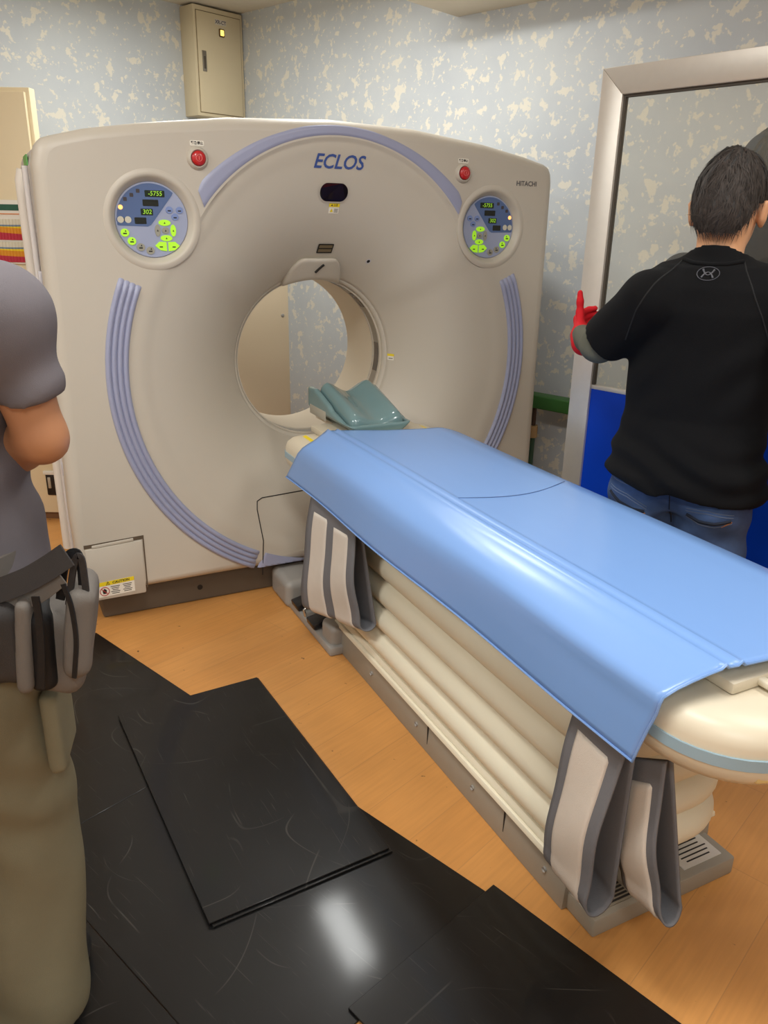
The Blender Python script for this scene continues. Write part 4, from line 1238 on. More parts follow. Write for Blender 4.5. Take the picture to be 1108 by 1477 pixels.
obj('handle_plate', box_mesh('handle_plate', 0.016, 0.012, 0.06, 0.003, 2, (hx-0.012, -tc_d/2+0.001, hz+0.012)), mat('latch_metal2', (190, 184, 168), 0.4, 0.5), dR)
obj('handle_hood', box_mesh('handle_hood', 0.07, 0.016, 0.02, 0.004, 2, (hx-0.005, -tc_d/2+0.004, hz+0.065)), M_WHITE, dR)
# striped rack hung on it
x1, zt = tpix(44, 289); _, zb = tpix(40, 381)
x0 = x1-0.46
rk = thing('wall_chart', 'white framed chart with two rows of yellow, orange and red wavy stripes', 'chart',
           tuple(list(org+ex*((x0+x1)/2)-ey*(tc_d/2-0.006)))+(zb,), math.atan2(ex[1], ex[0]))
Wc, Hc = x1-x0, zt-zb
obj('backing', box_mesh('backing', Wc, 0.012, Hc, 0.002, 2, (0, -0.006, Hc/2)), M_WHITE, rk)
obj('green_header', box_mesh('green_header', Wc, 0.003, 0.026, 0, 1, (0, -0.0132, Hc-0.032)), mat('header_green', (34, 92, 72), 0.5), rk)
obj('orange_rule', box_mesh('orange_rule', Wc, 0.003, 0.005, 0, 1, (0, -0.0132, Hc-0.060)), mat('rule_orange', (224, 150, 96), 0.5), rk)
for row in range(2):
    zz0 = (Hc-0.075)*(0.52 if row == 0 else 0.04); hh = (Hc-0.075)*0.44
    zz0 += 0.0
    cols_ = [('stripe_white', (224, 218, 196), 0.78, 1.0), ('stripe_blue', (110, 136, 160), 0.70, 0.78), ('stripe_yellow', (240, 208, 30), 0.55, 0.70), ('stripe_orange', (226, 150, 30), 0.28, 0.55), ('stripe_red', (190, 44, 66), 0.0, 0.28)]
    for ci, (cn, cc, f0, f1) in enumerate(cols_):
        V, Fc = [], []
        n = 120
        for i in range(n+1):
            f = i/n; x = -Wc/2+0.004+(Wc-0.008)*f
            wv = lambda q: (0.16*(0.5+0.5*math.sin(4.2*f+row*0.6+0.3)) if 0.2 < q < 0.6 else (0.05*math.sin(5*f+1) if 0.6 < q < 0.95 else 0))
            a, b = f0+(wv(f0) if f0 > 0 else 0), min(1.0, f1+(wv(f1) if f1 < 1 else 0))
            y = -0.0135-0.003*abs(math.sin(i*math.pi/4))
            V += [(x, y, zz0+hh*a), (x, y, zz0+hh*b)]
        for i in range(n): Fc.append((2*i, 2*i+2, 2*i+3, 2*i+1))
        obj('colour_stripe', mesh_from('colour_stripe', V, Fc, True, 30), mat(cn, cc, 0.6), rk)

# ------------------------------------------------------------------ cabinet behind the bore
cbY = 4.30
re = hit(417.5, 500, 1, cbY)
M_REARC = mat('rear_cabinet_beige', (222, 204, 174), 0.5, noise=0.02, nscale=3)
cb = thing('equipment_cabinet', 'beige steel equipment cabinet seen through the scanner bore', 'cabinet', (re[0]-0.45, cbY+0.2, 0))
obj('body', box_mesh('body', 0.90, 0.26, 1.55, 0.004, 2, (0, -0.07, 0.775)), M_REARC, cb)
q = hit(407.5, 455, 1, cbY)
obj('door_panel', box_mesh('door_panel', 0.86, 0.006, 1.49, 0.002, 2, (0.014, -0.2015, 0.775)), M_REARC, cb)
obj('screw', lathe_mesh('screw', [(0, 0.003), (0.006, 0.003), (0.010, 0.0), (0.010, -0.004)], 16), M_GREYP, cb, loc=(q[0]-(re[0]-0.45), -0.2045, q[2]))

# ------------------------------------------------------------------ green rail on a post by the right wall
aw = 0.12
a_, b0, z0 = room_hit(770, 567, 'a', aw); _, _, z1 = room_hit(771, 586, 'a', aw); _, b1, _ = room_hit(822, 576, 'a', aw)
gr = thing('green_rail', 'green padded bar on a slim green post by the right wall', 'rail', room(aw, b0, 0), room_rot)
zt_ = z0; th_ = max(0.03, z0-z1)
M_GRN = mat('rail_green', (62, 116, 52), 0.5, noise=0.05, nscale=12)
obj('bar', box_mesh('bar', 0.09, 1.25, th_, 0.008, 3, (0, 0.58, zt_-th_/2)), M_GRN, gr)
for yy in (0.012, 1.1):
    obj('upper_post', tube_mesh('upper_post', [(0, yy, zt_-th_+0.005), (0, yy, zt_-th_-0.13)], 0.013, 10), mat('post_brown', (72, 52, 40), 0.5), gr)
    obj('joint', tube_mesh('joint', [(0, yy, zt_-th_-0.10), (0, yy, zt_-th_-0.165)], 0.026, 10), mat('joint_cork', (190, 158, 112), 0.7), gr)
    obj('lower_post', tube_mesh('lower_post', [(0, yy, zt_-th_-0.16), (0, yy, 0.012)], 0.016, 10), mat('post_green', (58, 92, 72), 0.5), gr)
    obj('foot', box_mesh('foot', 0.10, 0.06, 0.014, 0.004, 2, (0, yy, 0.007)), MATS['post_green'], gr)

# ------------------------------------------------------------------ glazed screen carried by the men
SZT = 1.962
SA = gnd(875, 100, SZT)[:2]; SB = gnd(1108, 67, SZT)[:2]
se = (SB-SA)/np.linalg.norm(SB-SA); sn = np.array([se[1], -se[0]])
if sn @ (-SA) < 0: sn = -sn          # towards the viewer
SW = 1.02; ST = 0.036; FWD = 0.078
scr = thing('glazed_screen', 'aluminium framed partition panel with clear glass above a blue board', 'partition panel', (SA[0], SA[1], 0), math.atan2(se[1], se[0]))
M_ALU = mat('brushed_aluminium', (214, 208, 198), 0.38, 0.6, noise=0.04, nscale=40)
def spix(u, v):
    d = ray(u, v); k = (SA @ sn)/(d[:2] @ sn); p = CO+d*k; return (p[:2]-SA) @ se, p[2]
_, zmid = spix(880, 562)
y_in = np.sign((sn[0]*-se[1]+sn[1]*se[0]))     # local y sign of the viewer side
z_lo = 0.02
def mitre(name, pts): return obj(name, prism_mesh(name, pts, -ST/2, ST/2, 0.002), M_ALU, scr)
mitre('stile', [(0, z_lo), (FWD, z_lo+FWD), (FWD, SZT-FWD), (0, SZT)])
mitre('stile', [(SW, z_lo), (SW, SZT), (SW-FWD, SZT-FWD), (SW-FWD, z_lo+FWD)])
mitre('top_rail', [(0, SZT), (FWD, SZT-FWD), (SW-FWD, SZT-FWD), (SW, SZT)])
mitre('bottom_rail', [(0, z_lo), (SW, z_lo), (SW-FWD, z_lo+FWD), (FWD, z_lo+FWD)])
obj('gasket', prism_mesh('gasket', [(FWD-0.001, zmid-0.006), (SW-FWD, zmid-0.006), (SW-FWD, zmid+0.008), (FWD-0.001, zmid+0.008)], -0.010, 0.010, 0.001), M_ALU, scr)
obj('glazing_bead', prism_mesh('glazing_bead', [(FWD-0.001, zmid), (FWD+0.007, zmid), (FWD+0.007, SZT-FWD-0.007), (SW-FWD, SZT-FWD-0.007), (SW-FWD, SZT-FWD+0.001), (FWD-0.001, SZT-FWD+0.001)], -0.008, 0.008), mat('bead_dark', (70, 62, 52), 0.6), scr)
obj('blue_board', box_mesh('blue_board', SW-2*FWD+0.01, 0.016, zmid-z_lo-FWD+0.01, 0, 1, (SW/2, 0, (zmid+z_lo+FWD)/2)), mat('blue_board', (0, 62, 190), 0.45, spec=0.25), scr)
def glass():
    m = bpy.data.materials.new('clear_glass'); m.use_nodes = True
    nt = m.node_tree; N = nt.nodes.new; L = nt.links.new
    nt.nodes.remove(nt.nodes['Principled BSDF']); out = nt.nodes['Material Output']
    t = N('ShaderNodeBsdfTransparent'); t.inputs[0].default_value = (0.94, 0.93, 0.88, 1)
    g = N('ShaderNodeBsdfGlossy'); g.inputs['Roughness'].default_value = 0.03
    f = N('ShaderNodeFresnel'); f.inputs[0].default_value = 1.5
    mx = N('ShaderNodeMixShader'); L(f.outputs[0], mx.inputs[0]); L(t.outputs[0], mx.inputs[1]); L(g.outputs[0], mx.inputs[2])
    df = N('ShaderNodeBsdfDiffuse'); df.inputs[0].default_value = srgb(226, 220, 200)
    m2 = N('ShaderNodeMixShader'); m2.inputs[0].default_value = 0.09; L(mx.outputs[0], m2.inputs[1]); L(df.outputs[0], m2.inputs[2])
    L(m2.outputs[0], out.inputs['Surface'])
    return m
obj('glass_pane', mesh_from('glass_pane', [(FWD-0.004, 0, zmid), (SW-FWD+0.004, 0, zmid), (SW-FWD+0.004, 0, SZT-FWD+0.004), (FWD-0.004, 0, SZT-FWD+0.004)], [(0, 1, 2, 3)], False), glass(), scr)
# ------------------------------------------------------------------ people
M_SKIN = mat('skin', (206, 152, 112), 0.5, noise=0.05, nscale=30)
M_SKIN2 = mat('skin_tan', (176, 124, 88), 0.5, noise=0.06, nscale=30)
M_EYE = mat('eye_white', (230, 226, 220), 0.2)
M_IRIS = mat('eye_dark', (40, 28, 20), 0.2)
def cloth(name, col, rough=0.9, noise=0.08, nscale=25, bump=0.5, bscale=900, sheen=0.0):
    return mat(name, col, rough, noise=noise, nscale=nscale, bump=bump, bscale=bscale, spec=0.25, sheen=sheen, bdist=0.001)

def hand_prims(F, w, d, n, l, s, curl=0.5, r=0.0095, k=0.006, thumb_up=0.5):
    """five-finger hand: wrist w, direction d, palm normal n, thumb side l"""
    w, d, n, l = (np.array(v, float) for v in (w, d, n, l))
    d /= np.linalg.norm(d); n -= d*(n @ d); n /= np.linalg.norm(n); l -= d*(l @ d)+n*(l @ n); l /= np.linalg.norm(l)
    F.cone(w-d*0.02, w+d*0.03, 0.027, 0.030, k=0.02, squash=n, f=0.7)
    for q in (-0.026, -0.009, 0.009, 0.026):
        F.cone(w+d*0.015+l*q*0.7, w+d*0.085+l*q, 0.015, 0.0135, k=0.014)
    for q, ln in ((0.030, 0.92), (0.010, 1.0), (-0.010, 0.95), (-0.029, 0.76)):
        p = w+d*0.085+l*q; ang = 0.0
        dirv = d+l*q*1.2; dirv /= np.linalg.norm(dirv)
        for sg, rr in ((0.042, r), (0.027, r*0.92), (0.022, r*0.82)):
            ang += curl
            e = dirv*math.cos(ang)+n*math.sin(ang)
            p2 = p+e*sg*ln
            F.cone(p, p2, rr, rr*0.93, k=k); p = p2
    p = w+d*0.02+l*0.028
    for sg, a, rr in ((0.045, 0.75, 0.0135), (0.034, thumb_up, 0.0115), (0.027, thumb_up-0.1, 0.010)):
        e = d*math.cos(a)+l*math.sin(a)+n*0.15; e /= np.linalg.norm(e)
        p2 = p+e*sg; F.cone(p, p2, rr, rr*0.9, k=0.010); p = p2

TORSO = [(0.78, 0.155, 0.100, -0.005, 0), (0.86, 0.165, 0.112, -0.012, 0), (0.93, 0.160, 0.108, -0.005, 0), (1.02, 0.148, 0.100, 0.0, 0), (1.12, 0.152, 0.104, 0.0, 0), (1.22, 0.168, 0.110, -0.004, 0),
         (1.30, 0.176, 0.108, -0.010, 0), (1.36, 0.160, 0.092, -0.014, 0), (1.405, 0.105, 0.066, -0.014, 0)]
def base_body(F, P):
    F.stack(TORSO, k=0.0, ends=0.0)
    hx, hy = P['head'][0], P['head'][1]; hz = P['head'][2]
    F.cone((0, -0.018, 1.36), (hx*0.7, hy-0.025, hz-0.06), 0.066, 0.056, k=0.04)
    F.ball((hx, hy, hz+0.012), (0.076, 0.096, 0.108), k=0.03)
    F.cone((hx, hy+0.03, hz-0.06), (hx, hy+0.065, hz-0.085), 0.052, 0.030, k=0.03)
    F.cone((hx, hy+0.088, hz+0.012), (hx, hy+0.112, hz-0.022), 0.009, 0.014, k=0.012)      # nose
    F.cone((hx-0.022, hy+0.090, hz-0.052), (hx+0.022, hy+0.090, hz-0.052), 0.008, k=0.006)  # lips
    F.cone((hx-0.034, hy+0.086, hz+0.030), (hx+0.034, hy+0.086, hz+0.030), 0.010, k=0.015)  # brow
    for s in (-1, 1):
        F.ball((hx+s*0.032, hy+0.098, hz+0.010), (0.014, 0.010, 0.009), k=0.008, op='cut')
        F.ball((hx+s*0.085, hy-0.010, hz-0.008), (0.012, 0.020, 0.034), k=0.006)
        F.cone((hx+s*0.090, hy-0.020, hz+0.016), (hx+s*0.084, hy-0.002, hz-0.036), 0.010, 0.008, k=0.006)
        sh, el, wr = P['arm'][s]
        F.cone((s*0.10, -0.012, 1.340), sh, 0.056, 0.050, k=0.03)
        F.cone(sh, el, 0.048, 0.034, k=0.025); F.cone(el, el+(np.array(wr)-np.array(el))*0.3, 0.033, 0.037, k=0.02); F.cone(el+(np.array(wr)-np.array(el))*0.3, wr, 0.037, 0.025, k=0.02)
        hp, kn, an = P['leg'][s]
        F.cone(hp, kn, 0.084, 0.056, k=0.03); F.cone(kn, an, 0.058, 0.038, k=0.03)
        F.cone(np.array(an)+(0, -0.02, -0.045), np.array(an)+(s*0.015, 0.15, -0.055), 0.038, 0.030, k=0.03)
        hd = P['hand'].get(s)
        if hd: hand_prims(F, wr, *hd)
def in_box(P, extra=0.0):
    pts = np.array([p for s in (-1, 1) for p in list(P['arm'][s])+list(P['leg'][s])])
    return (pts.min(0)-0.24, pts.max(0)+0.24)
def make_body(name, P, m, parent, res=0.0075):
    lo, hi = in_box(P)
    F = Field((min(lo[0], -0.3), min(lo[1], -0.22), -0.02), (max(hi[0], 0.3), max(hi[1], 0.26), P['head'][2]+0.16), res)
    base_body(F, P)
    b = obj(name, F.mesh(name, 2), m, parent)
    for s in (-1, 1):
        h = P['head']
        e = obj('eyeball', lathe_mesh('eyeball', [(0.011*math.sin(a), -0.011*math.cos(a)) for a in np.linspace(0, math.pi, 9)], 14), M_EYE, b, loc=(h[0]+s*0.032, h[1]+0.081, h[2]+0.010), rot=(0, 0, math.pi))
    return b
def shirt(name, P, m, parent, hem, grow, sleeve, neckz, wr_amp=0.004, res=0.0065, slv=(0.050, 0.050), hem_tilt=0.0, neck_r=0.088, wrinkle=None):
    lo, hi = in_box(P)
    F = Field((min(lo[0], -0.32), min(lo[1], -0.24), hem-0.06), (max(hi[0], 0.32), max(hi[1], 0.24), 1.50), res)
    T = [(z, w+(0.020 if 0.95 < z < 1.18 else 0)+0.5*max(0, (1.15-z))*0.06+(0.012 if z < 0.95 else 0), d+(0.010 if 0.95 < z < 1.18 else 0)+0.3*max(0, 1.15-z)*0.05+(0.030 if z < 0.95 else 0), y, x) for z, w, d, y, x in TORSO]
    F.stack(T, k=0.0, grow=grow, ends=0.004)
    for s in (-1, 1):
        sh, el, wr = (np.array(q, float) for q in P['arm'][s])
        F.cone((s*0.085, -0.012, 1.338), sh, 0.056+grow*0.6, 0.050+grow*0.8, k=0.035)
        F.cone((s*0.045, -0.014, 1.388), (s*0.13, -0.012, 1.350), 0.052, 0.056, k=0.035)
        e = sh+(el-sh)*sleeve if sleeve <= 1 else el
        F.cone(sh, e, slv[0]+grow, slv[1]+grow*0.8, k=0.03, endcut=True)
    F.cone((0, -0.016, 1.37), (0, -0.008, neckz+0.012), 0.085, 0.074, k=0.03)
    sl, x, y, z = F.grid()
    F.D[sl] = np.maximum(F.D[sl], (hem+hem_tilt*x)-z)
    # neck opening
    F.cone((0, 0.012, neckz+0.03), (0, 0.03, neckz+0.20), neck_r, neck_r+0.02, k=0.01, op='cut')
    if wrinkle is not None: F.D[sl] = F.D[sl]+wrinkle(x, y, z).astype(np.float32)
    return obj(name, F.mesh(name, 2), m, parent)
def trousers(name, P, m, parent, top, grow=0.016, flare=0.0, ankle_z=0.07, wrinkle=None, res=0.0065, top_tilt=0.0):
    lo, hi = in_box(P)
    F = Field((-0.30, -0.24, -0.0), (0.30, 0.26, top+0.05), res)
    F.stack([t for t in TORSO if t[0] <= 1.05], k=0.0, grow=grow, ends=0.02)
    for s in (-1, 1):
        hp, kn, an = (np.array(q, float) for q in P['leg'][s])
        F.cone(hp+np.array([0, -0.012, -0.0]), kn, 0.094+grow, 0.066+grow+flare, k=0.03)
        F.cone(kn, an+np.array([0, -0.005, -0.02]), 0.068+grow+flare, 0.058+grow+flare, k=0.02, endcut=True)
        F.ball((s*0.085, -0.055, 0.80), (0.088, 0.080, 0.095), k=0.03)
    sl, x, y, z = F.grid()
    F.D[sl] = np.maximum(F.D[sl], z-(top+top_tilt*x)); F.D[sl] = np.maximum(F.D[sl], ankle_z-z)
    if wrinkle is not None: F.D[sl] = F.D[sl]+wrinkle(x, y, z).astype(np.float32)
    return obj(name, F.mesh(name, 2), m, parent)
def tree_of(o):
    me = o.data; return BVHTree.FromPolygons([v.co for v in me.vertices], [tuple(p.vertices) for p in me.polygons])
def hair(name, P, m, parent, low_back, front, strands=2600, seed=3, thick=0.018, tone=None):
    h = np.array(P['head'], float); rng = np.random.default_rng(seed)
    c = h+(0, -0.006, 0.018)
    R = np.array([0.079+thick*0.42, 0.098+thick, 0.106+thick])
    F = Field(c-R-0.06, c+R+0.06, 0.0045)
    F.ball(c, R, k=0)
    F.cone(c+(0, -0.050, -0.03), c+(0, -0.046, low_back), 0.060, 0.050, k=0.03)
    sl, x, y, z = F.grid()
    X, Y, Z = x-c[0], y-c[1], z-c[2]
    def hairline(X, Y):
        """height of the lower hair edge: nape, then up over the ears, then the forehead"""
        s_ = np.clip((Y+0.082)/0.030, 0, 1)
        return low_back*(1-s_)+s_*(-0.002) - 0.050*np.exp(-((Y-0.034)/0.010)**2)*(np.abs(X) > 0.05) + np.clip((Y-0.045)/0.05, 0, 1)*front
    F.D[sl] = smax(F.D[sl], hairline(X, Y)-Z, 0.006)
    th = np.arctan2(X, -Y)
    up = np.clip((Z+0.02)/0.08, 0, 1)
    F.D[sl] += (0.0030*np.sin(th*17+4*np.sin(Z*34)+1.3)*(0.4+0.5*up)+0.0020*np.sin(th*31-Z*70)+0.003*np.sin(X*45+3*np.sin(Y*30))*up).astype(np.float32)
    base = obj(name, F.mesh(name, 1), m, parent)
    tree = tree_of(base)
    V, Fc = [], []
    crown = np.array([0.012, -0.045, 1.0])
    for i in range(strands):
        a = rng.uniform(-math.pi, math.pi); e = math.asin(rng.uniform(-0.62, 0.99))
        if abs(a) > 2.2 and e < 0.45: continue
        q = c+np.array([math.sin(a)*math.cos(e)*R[0], -math.cos(a)*math.cos(e)*R[1], math.sin(e)*R[2]])
        rel = q-c
        if rel[2] < hairline(np.array(rel[0]), np.array(rel[1]))+0.012: continue
        nrm = rel/R**2; nrm /= np.linalg.norm(nrm)
        dn = np.array([rel[0]*0.6, rel[1]*0.6, -0.09])+rng.normal(0, 0.028, 3)+np.array([0.03*math.sin(e*9+a*2), 0, 0])
        dn -= nrm*(dn @ nrm); dn /= (np.linalg.norm(dn)+1e-6)
        ln = rng.uniform(0.022, 0.050); lift = rng.uniform(0.0, 0.20) if rng.random() > 0.06 else rng.uniform(0.2, 0.45)
        side = np.cross(nrm, dn); wd = rng.uniform(0.0006, 0.0015)
        hit_ = tree.find_nearest(Vector(q)); p = np.array(hit_[0])+nrm*0.001
        ids = []; d = dn+nrm*lift
        for t in range(5):
            f = t/4
            wv = side*wd*(1-f*0.9)
            ids += [len(V), len(V)+1]; V += [p-wv, p+wv]
            d = d-nrm*lift*0.45+np.array([0, 0, -0.06]); d /= np.linalg.norm(d)
            p = p+d*ln/4
        for t in range(4): Fc.append((ids[2*t], ids[2*t+1], ids[2*t+3], ids[2*t+2]))
    o = obj('hair_strands', mesh_from('hair_strands', V, Fc, True), tone or m, base)
    o['kind'] = 'stuff'
    return base
def shoes(P, m, parent):
    for s in (-1, 1):
        an = np.array(P['leg'][s][2], float)
        F = Field(an+(-0.09, -0.12, -0.10), an+(0.12, 0.26, 0.08), 0.006)
        F.cone(an+(0, -0.03, -0.040), an+(s*0.02, 0.16, -0.052), 0.048, 0.040, k=0.02)
        F.cone(an+(0, -0.005, -0.03), an+(0, -0.01, 0.03), 0.048, 0.046, k=0.03)
        sl, x, y, z = F.grid(); F.D[sl] = np.maximum(F.D[sl], 0.004-z)
        obj('shoe', F.mesh('shoe', 2), m, parent)
def heading(deg_right):
    """world heading turned to the right of the viewing direction"""
    a = math.atan2(FW[1], FW[0])-math.radians(deg_right)
    return a-math.pi/2
class Loc:
    def __init__(self, org, rz): self.o = np.array([org[0], org[1], 0.0]); self.c, self.s = math.cos(rz), math.sin(rz)
    def __call__(self, p):
        d = np.array(p, float)-self.o; return np.array([d[0]*self.c+d[1]*self.s, -d[0]*self.s+d[1]*self.c, d[2]])
    def v(self, d): return np.array([d[0]*self.c+d[1]*self.s, -d[0]*self.s+d[1]*self.c, d[2]])
def on_back(tree, x, z, off=0.002):
    h = tree.ray_cast(Vector((x, -1.0, z)), Vector((0, 1, 0)))
    return None if h[0] is None else h[0]+Vector((0, -off, 0))
def back_line(name, tree, pts, r, m, parent, n=6, sub=6):
    P = []
    for (x0, z0), (x1, z1) in zip(pts[:-1], pts[1:]):
        for k in range(sub):
            q = on_back(tree, x0+(x1-x0)*k/sub, z0+(z1-z0)*k/sub, 0.0)
            if q is not None: P.append(q)
    q = on_back(tree, *pts[-1], 0.0)
    if q is not None: P.append(q)
    if len(P) > 2: return obj(name, tube_mesh(name, P, r, n), m, parent)


# ---- man in black at the right
MD = 2.15
mo = dep(985, 700, MD); mrz = heading(34)
man = thing('person', 'man in black t-shirt and jeans seen from behind, holding the glazed panel with red gloves', 'person', (mo[0], mo[1], 0), mrz)
ml = Loc(mo, mrz)
hd = ml(dep(1051, 303, MD+0.03))
shL = ml(dep(937, 432, MD-0.01)); elL = ml(dep(864, 496, MD+0.11)); wrL = ml(dep(840, 486, MD+0.35))
PM = dict(head=(hd[0], hd[1], hd[2]), arm={-1: (shL, elL, wrL), 1: ((0.205, -0.012, 1.345), (0.32, -0.09, 1.11), (0.335, -0.09, 0.86))},
          leg={-1: ((-0.09, -0.01, 0.80), (-0.12, 0.03, 0.45), (-0.12, -0.05, 0.085)), 1: ((0.09, -0.01, 0.80), (0.11, 0.01, 0.45), (0.11, -0.09, 0.085))}, hand={})
hv = ml.v(dep(833, 466, MD+0.46)-dep(840, 486, MD+0.35))
body = make_body('body', PM, M_SKIN, man)
def wr_man(x, y, z):
    w = -0.012*np.clip((0.93-z)/0.08, 0, 1)+0.0060*np.sin(z*85+4*np.sin(x*11)+6*x)*np.clip((1.0-z)/0.10, 0, 1)
    w += 0.0030*np.sin(22*x+9*z+2*np.sin(z*14))*np.clip((1.32-z)/0.1, 0, 1)
    w += 0.0045*np.sin(40*x-26*z+3*np.sin(8*z))*np.clip((1.3-z)/0.1, 0, 1)*np.clip((z-0.95)/0.1, 0, 1)*np.exp(-((np.abs(x)-0.12)/0.06)**2)
    return w
M_BLK = cloth('black_shirt', (6, 6, 8), 0.95, noise=0.10)
ts = shirt('t_shirt', PM, M_BLK, man, 0.835, 0.022, 0.92, 1.420, hem_tilt=-0.10, wrinkle=wr_man, neck_r=0.078)
tree = tree_of(ts)
M_SEAM = mat('black_seam', (8, 8, 10), 0.8)
for s in (-1, 1):
    back_line('raglan_seam', tree, [(s*0.074, 1.428), (s*0.11, 1.37), (s*0.145, 1.30), (s*0.175, 1.22)], 0.0022, M_SEAM, ts)
back_line('collar', tree, [(-0.072, 1.428), (-0.04, 1.421), (0.0, 1.419), (0.04, 1.421), (0.072, 1.428)], 0.006, M_BLK, ts, 8)
M_EMB = mat('emblem_grey', (70, 70, 76), 0.6)
ec = on_back(tree, 0.004, 1.398, 0.002)
if ec is not None:
    em = []
    for i in range(28):
        a = 2*math.pi*i/28; q = on_back(tree, 0.004+0.027*math.cos(a), 1.398+0.016*math.sin(a), 0.0012)
        em.append(q if q is not None else ec)
    obj('emblem_ring', tube_mesh('emblem_ring', em, 0.0011, 5, True), M_EMB, ts)
    for sg in (1, -1):      # two crossing arcs
        P_ = []
        for k in range(9):
            x = -0.014+0.028*k/8; zz = sg*(0.010-0.0135*(1-(x/0.014)**2))
            q = on_back(tree, 0.004+x, 1.398+zz, 0.0014); P_.append(q if q is not None else ec)
        obj('emblem_arc', tube_mesh('emblem_arc', P_, [0.0012+0.0016*abs(k-4)/4 for k in range(9)], 5), M_EMB, ts)
# jeans
def denim():
    m = bpy.data.materials.new('blue_denim'); m.use_nodes = True
    nt = m.node_tree; b = nt.nodes['Principled BSDF']; N = nt.nodes.new; L = nt.links.new
    tc = N('ShaderNodeTexCoord'); n = N('ShaderNodeTexNoise'); n.inputs['Scale'].default_value = 9; n.inputs['Detail'].default_value = 6; L(tc.outputs['Object'], n.inputs['Vector'])
    cr_ = N('ShaderNodeValToRGB'); cr_.color_ramp.elements[0].position = 0.3; cr_.color_ramp.elements[0].color = srgb(36, 54, 88)
    cr_.color_ramp.elements[1].position = 0.75; cr_.color_ramp.elements[1].color = srgb(72, 98, 142)
    L(n.outputs['Fac'], cr_.inputs[0]); L(cr_.outputs[0], b.inputs['Base Color']); b.inputs['Roughness'].default_value = 0.9
    n2 = N('ShaderNodeTexNoise'); n2.inputs['Scale'].default_value = 800; L(tc.outputs['Object'], n2.inputs['Vector'])
    bp = N('ShaderNodeBump'); bp.inputs['Strength'].default_value = 0.5; bp.inputs['Distance'].default_value = 0.001; L(n2.outputs['Fac'], bp.inputs['Height']); L(bp.outputs['Normal'], b.inputs['Normal'])
    return m
M_DENIM = denim()
jn = trousers('jeans', PM, M_DENIM, man, 0.875, 0.014, wrinkle=lambda x, y, z: 0.003*np.sin(z*60+x*20)+0.003*np.sin(x*40-z*25))
tree = tree_of(jn)
M_STI = mat('denim_stitch', (92, 104, 126), 0.9); M_DK = mat('denim_dark', (20, 28, 44), 0.9); M_BRZ = mat('bronze_thread', (176, 112, 60), 0.7)
back_line('seat_seam', tree, [(-0.005, 0.855), (0.0, 0.80), (0.0, 0.72)], 0.0018, M_DK, jn)
back_line('yoke_seam', tree, [(-0.17, 0.825), (-0.08, 0.822), (0.0, 0.815)], 0.0014, M_STI, jn)
back_line('waistband_seam', tree, [(-0.165, 0.842), (-0.06, 0.838), (0.06, 0.832), (0.165, 0.826)], 0.0016, M_STI, jn)
for cx, tilt in ((-0.118, -0.25), (0.105, 0.02)):
    def pk(u_, v_): return (cx+u_, 0.760+v_+tilt*u_)
    back_line('pocket_mouth', tree, [pk(-0.055, 0.012), pk(-0.02, 0.000), pk(0.02, -0.001), pk(0.055, 0.008)], 0.0050, M_DK, jn)
    for dz in (0.030, 0.022): back_line('pocket_stitch', tree, [pk(-0.058, dz), pk(0, dz+0.004), pk(0.060, dz-0.006)], 0.0013, M_STI, jn)
    back_line('pocket_stitch', tree, [pk(-0.056, 0.006), pk(-0.02, -0.010), pk(0.02, -0.013), pk(0.058, -0.001)], 0.0016, M_STI, jn)
    back_line('pocket_tack', tree, [pk(0.036, -0.010), pk(0.058, 0.004)], 0.0018, M_BRZ, jn)
bl = on_back(tree, 0.004, 0.848, 0.002)
if bl is not None: obj('belt_loop', box_mesh('belt_loop', 0.014, 0.006, 0.052, 0.002, 2), M_DENIM, jn, loc=tuple(bl))
hair('hair', PM, mat('hair_black', (30, 26, 24), 0.7, noise=0.25, nscale=60), man, -0.074, 0.055, 9500, 3, 0.022, mat('hair_grey', (62, 55, 51), 0.66, noise=0.6, nscale=70, spec=0.3))
# arm covers and gloves
M_SLV = cloth('sleeve_grey', (92, 92, 80), 0.85)
M_GLV = cloth('glove_red', (200, 24, 34), 0.7, noise=0.06)
def armcover(s, P):
    sh, el, wr = (np.array(q, float) for q in P['arm'][s])
    pts = np.array([sh, el, wr]); F = Field(pts.min(0)-0.08, pts.max(0)+0.08, 0.005)
    F.cone(el+(sh-el)*0.25, el, 0.048, 0.048, k=0.0); F.cone(el, wr, 0.050, 0.037, k=0.02)
    sl, x, y, z = F.grid(); F.D[sl] += (0.0016*np.sin(90*z+40*x)).astype(np.float32)
    return obj('arm_cover', F.mesh('arm_cover', 2), M_SLV, man)
def glove(s, P, d, n, l, curl, tu):
    wr = np.array(P['arm'][s][2], float); d = np.array(d, float)/np.linalg.norm(d)
    F = Field(wr-0.17, wr+0.20, 0.004)
    F.cone(wr-d*0.045, wr+d*0.01, 0.040, 0.036, k=0.02)
    hand_prims(F, wr, d, n, l, s, curl, r=0.0115, k=0.006, thumb_up=tu)
    return obj('glove', F.mesh('glove', 2), M_GLV, man)
armcover(-1, PM); armcover(1, PM)
glove(-1, PM, hv, ml.v(np.array([se[0], se[1], 0])), ml.v(np.array([-0.10, 0, 1.0])), 0.55, 1.25)
glove(1, PM, (-0.02, 0.03, -0.25), (-1, 0.1, 0), (0.0, 1, 0.2), 0.35, 0.5)
shoes(PM, mat('shoe_black', (28, 27, 28), 0.6), man)

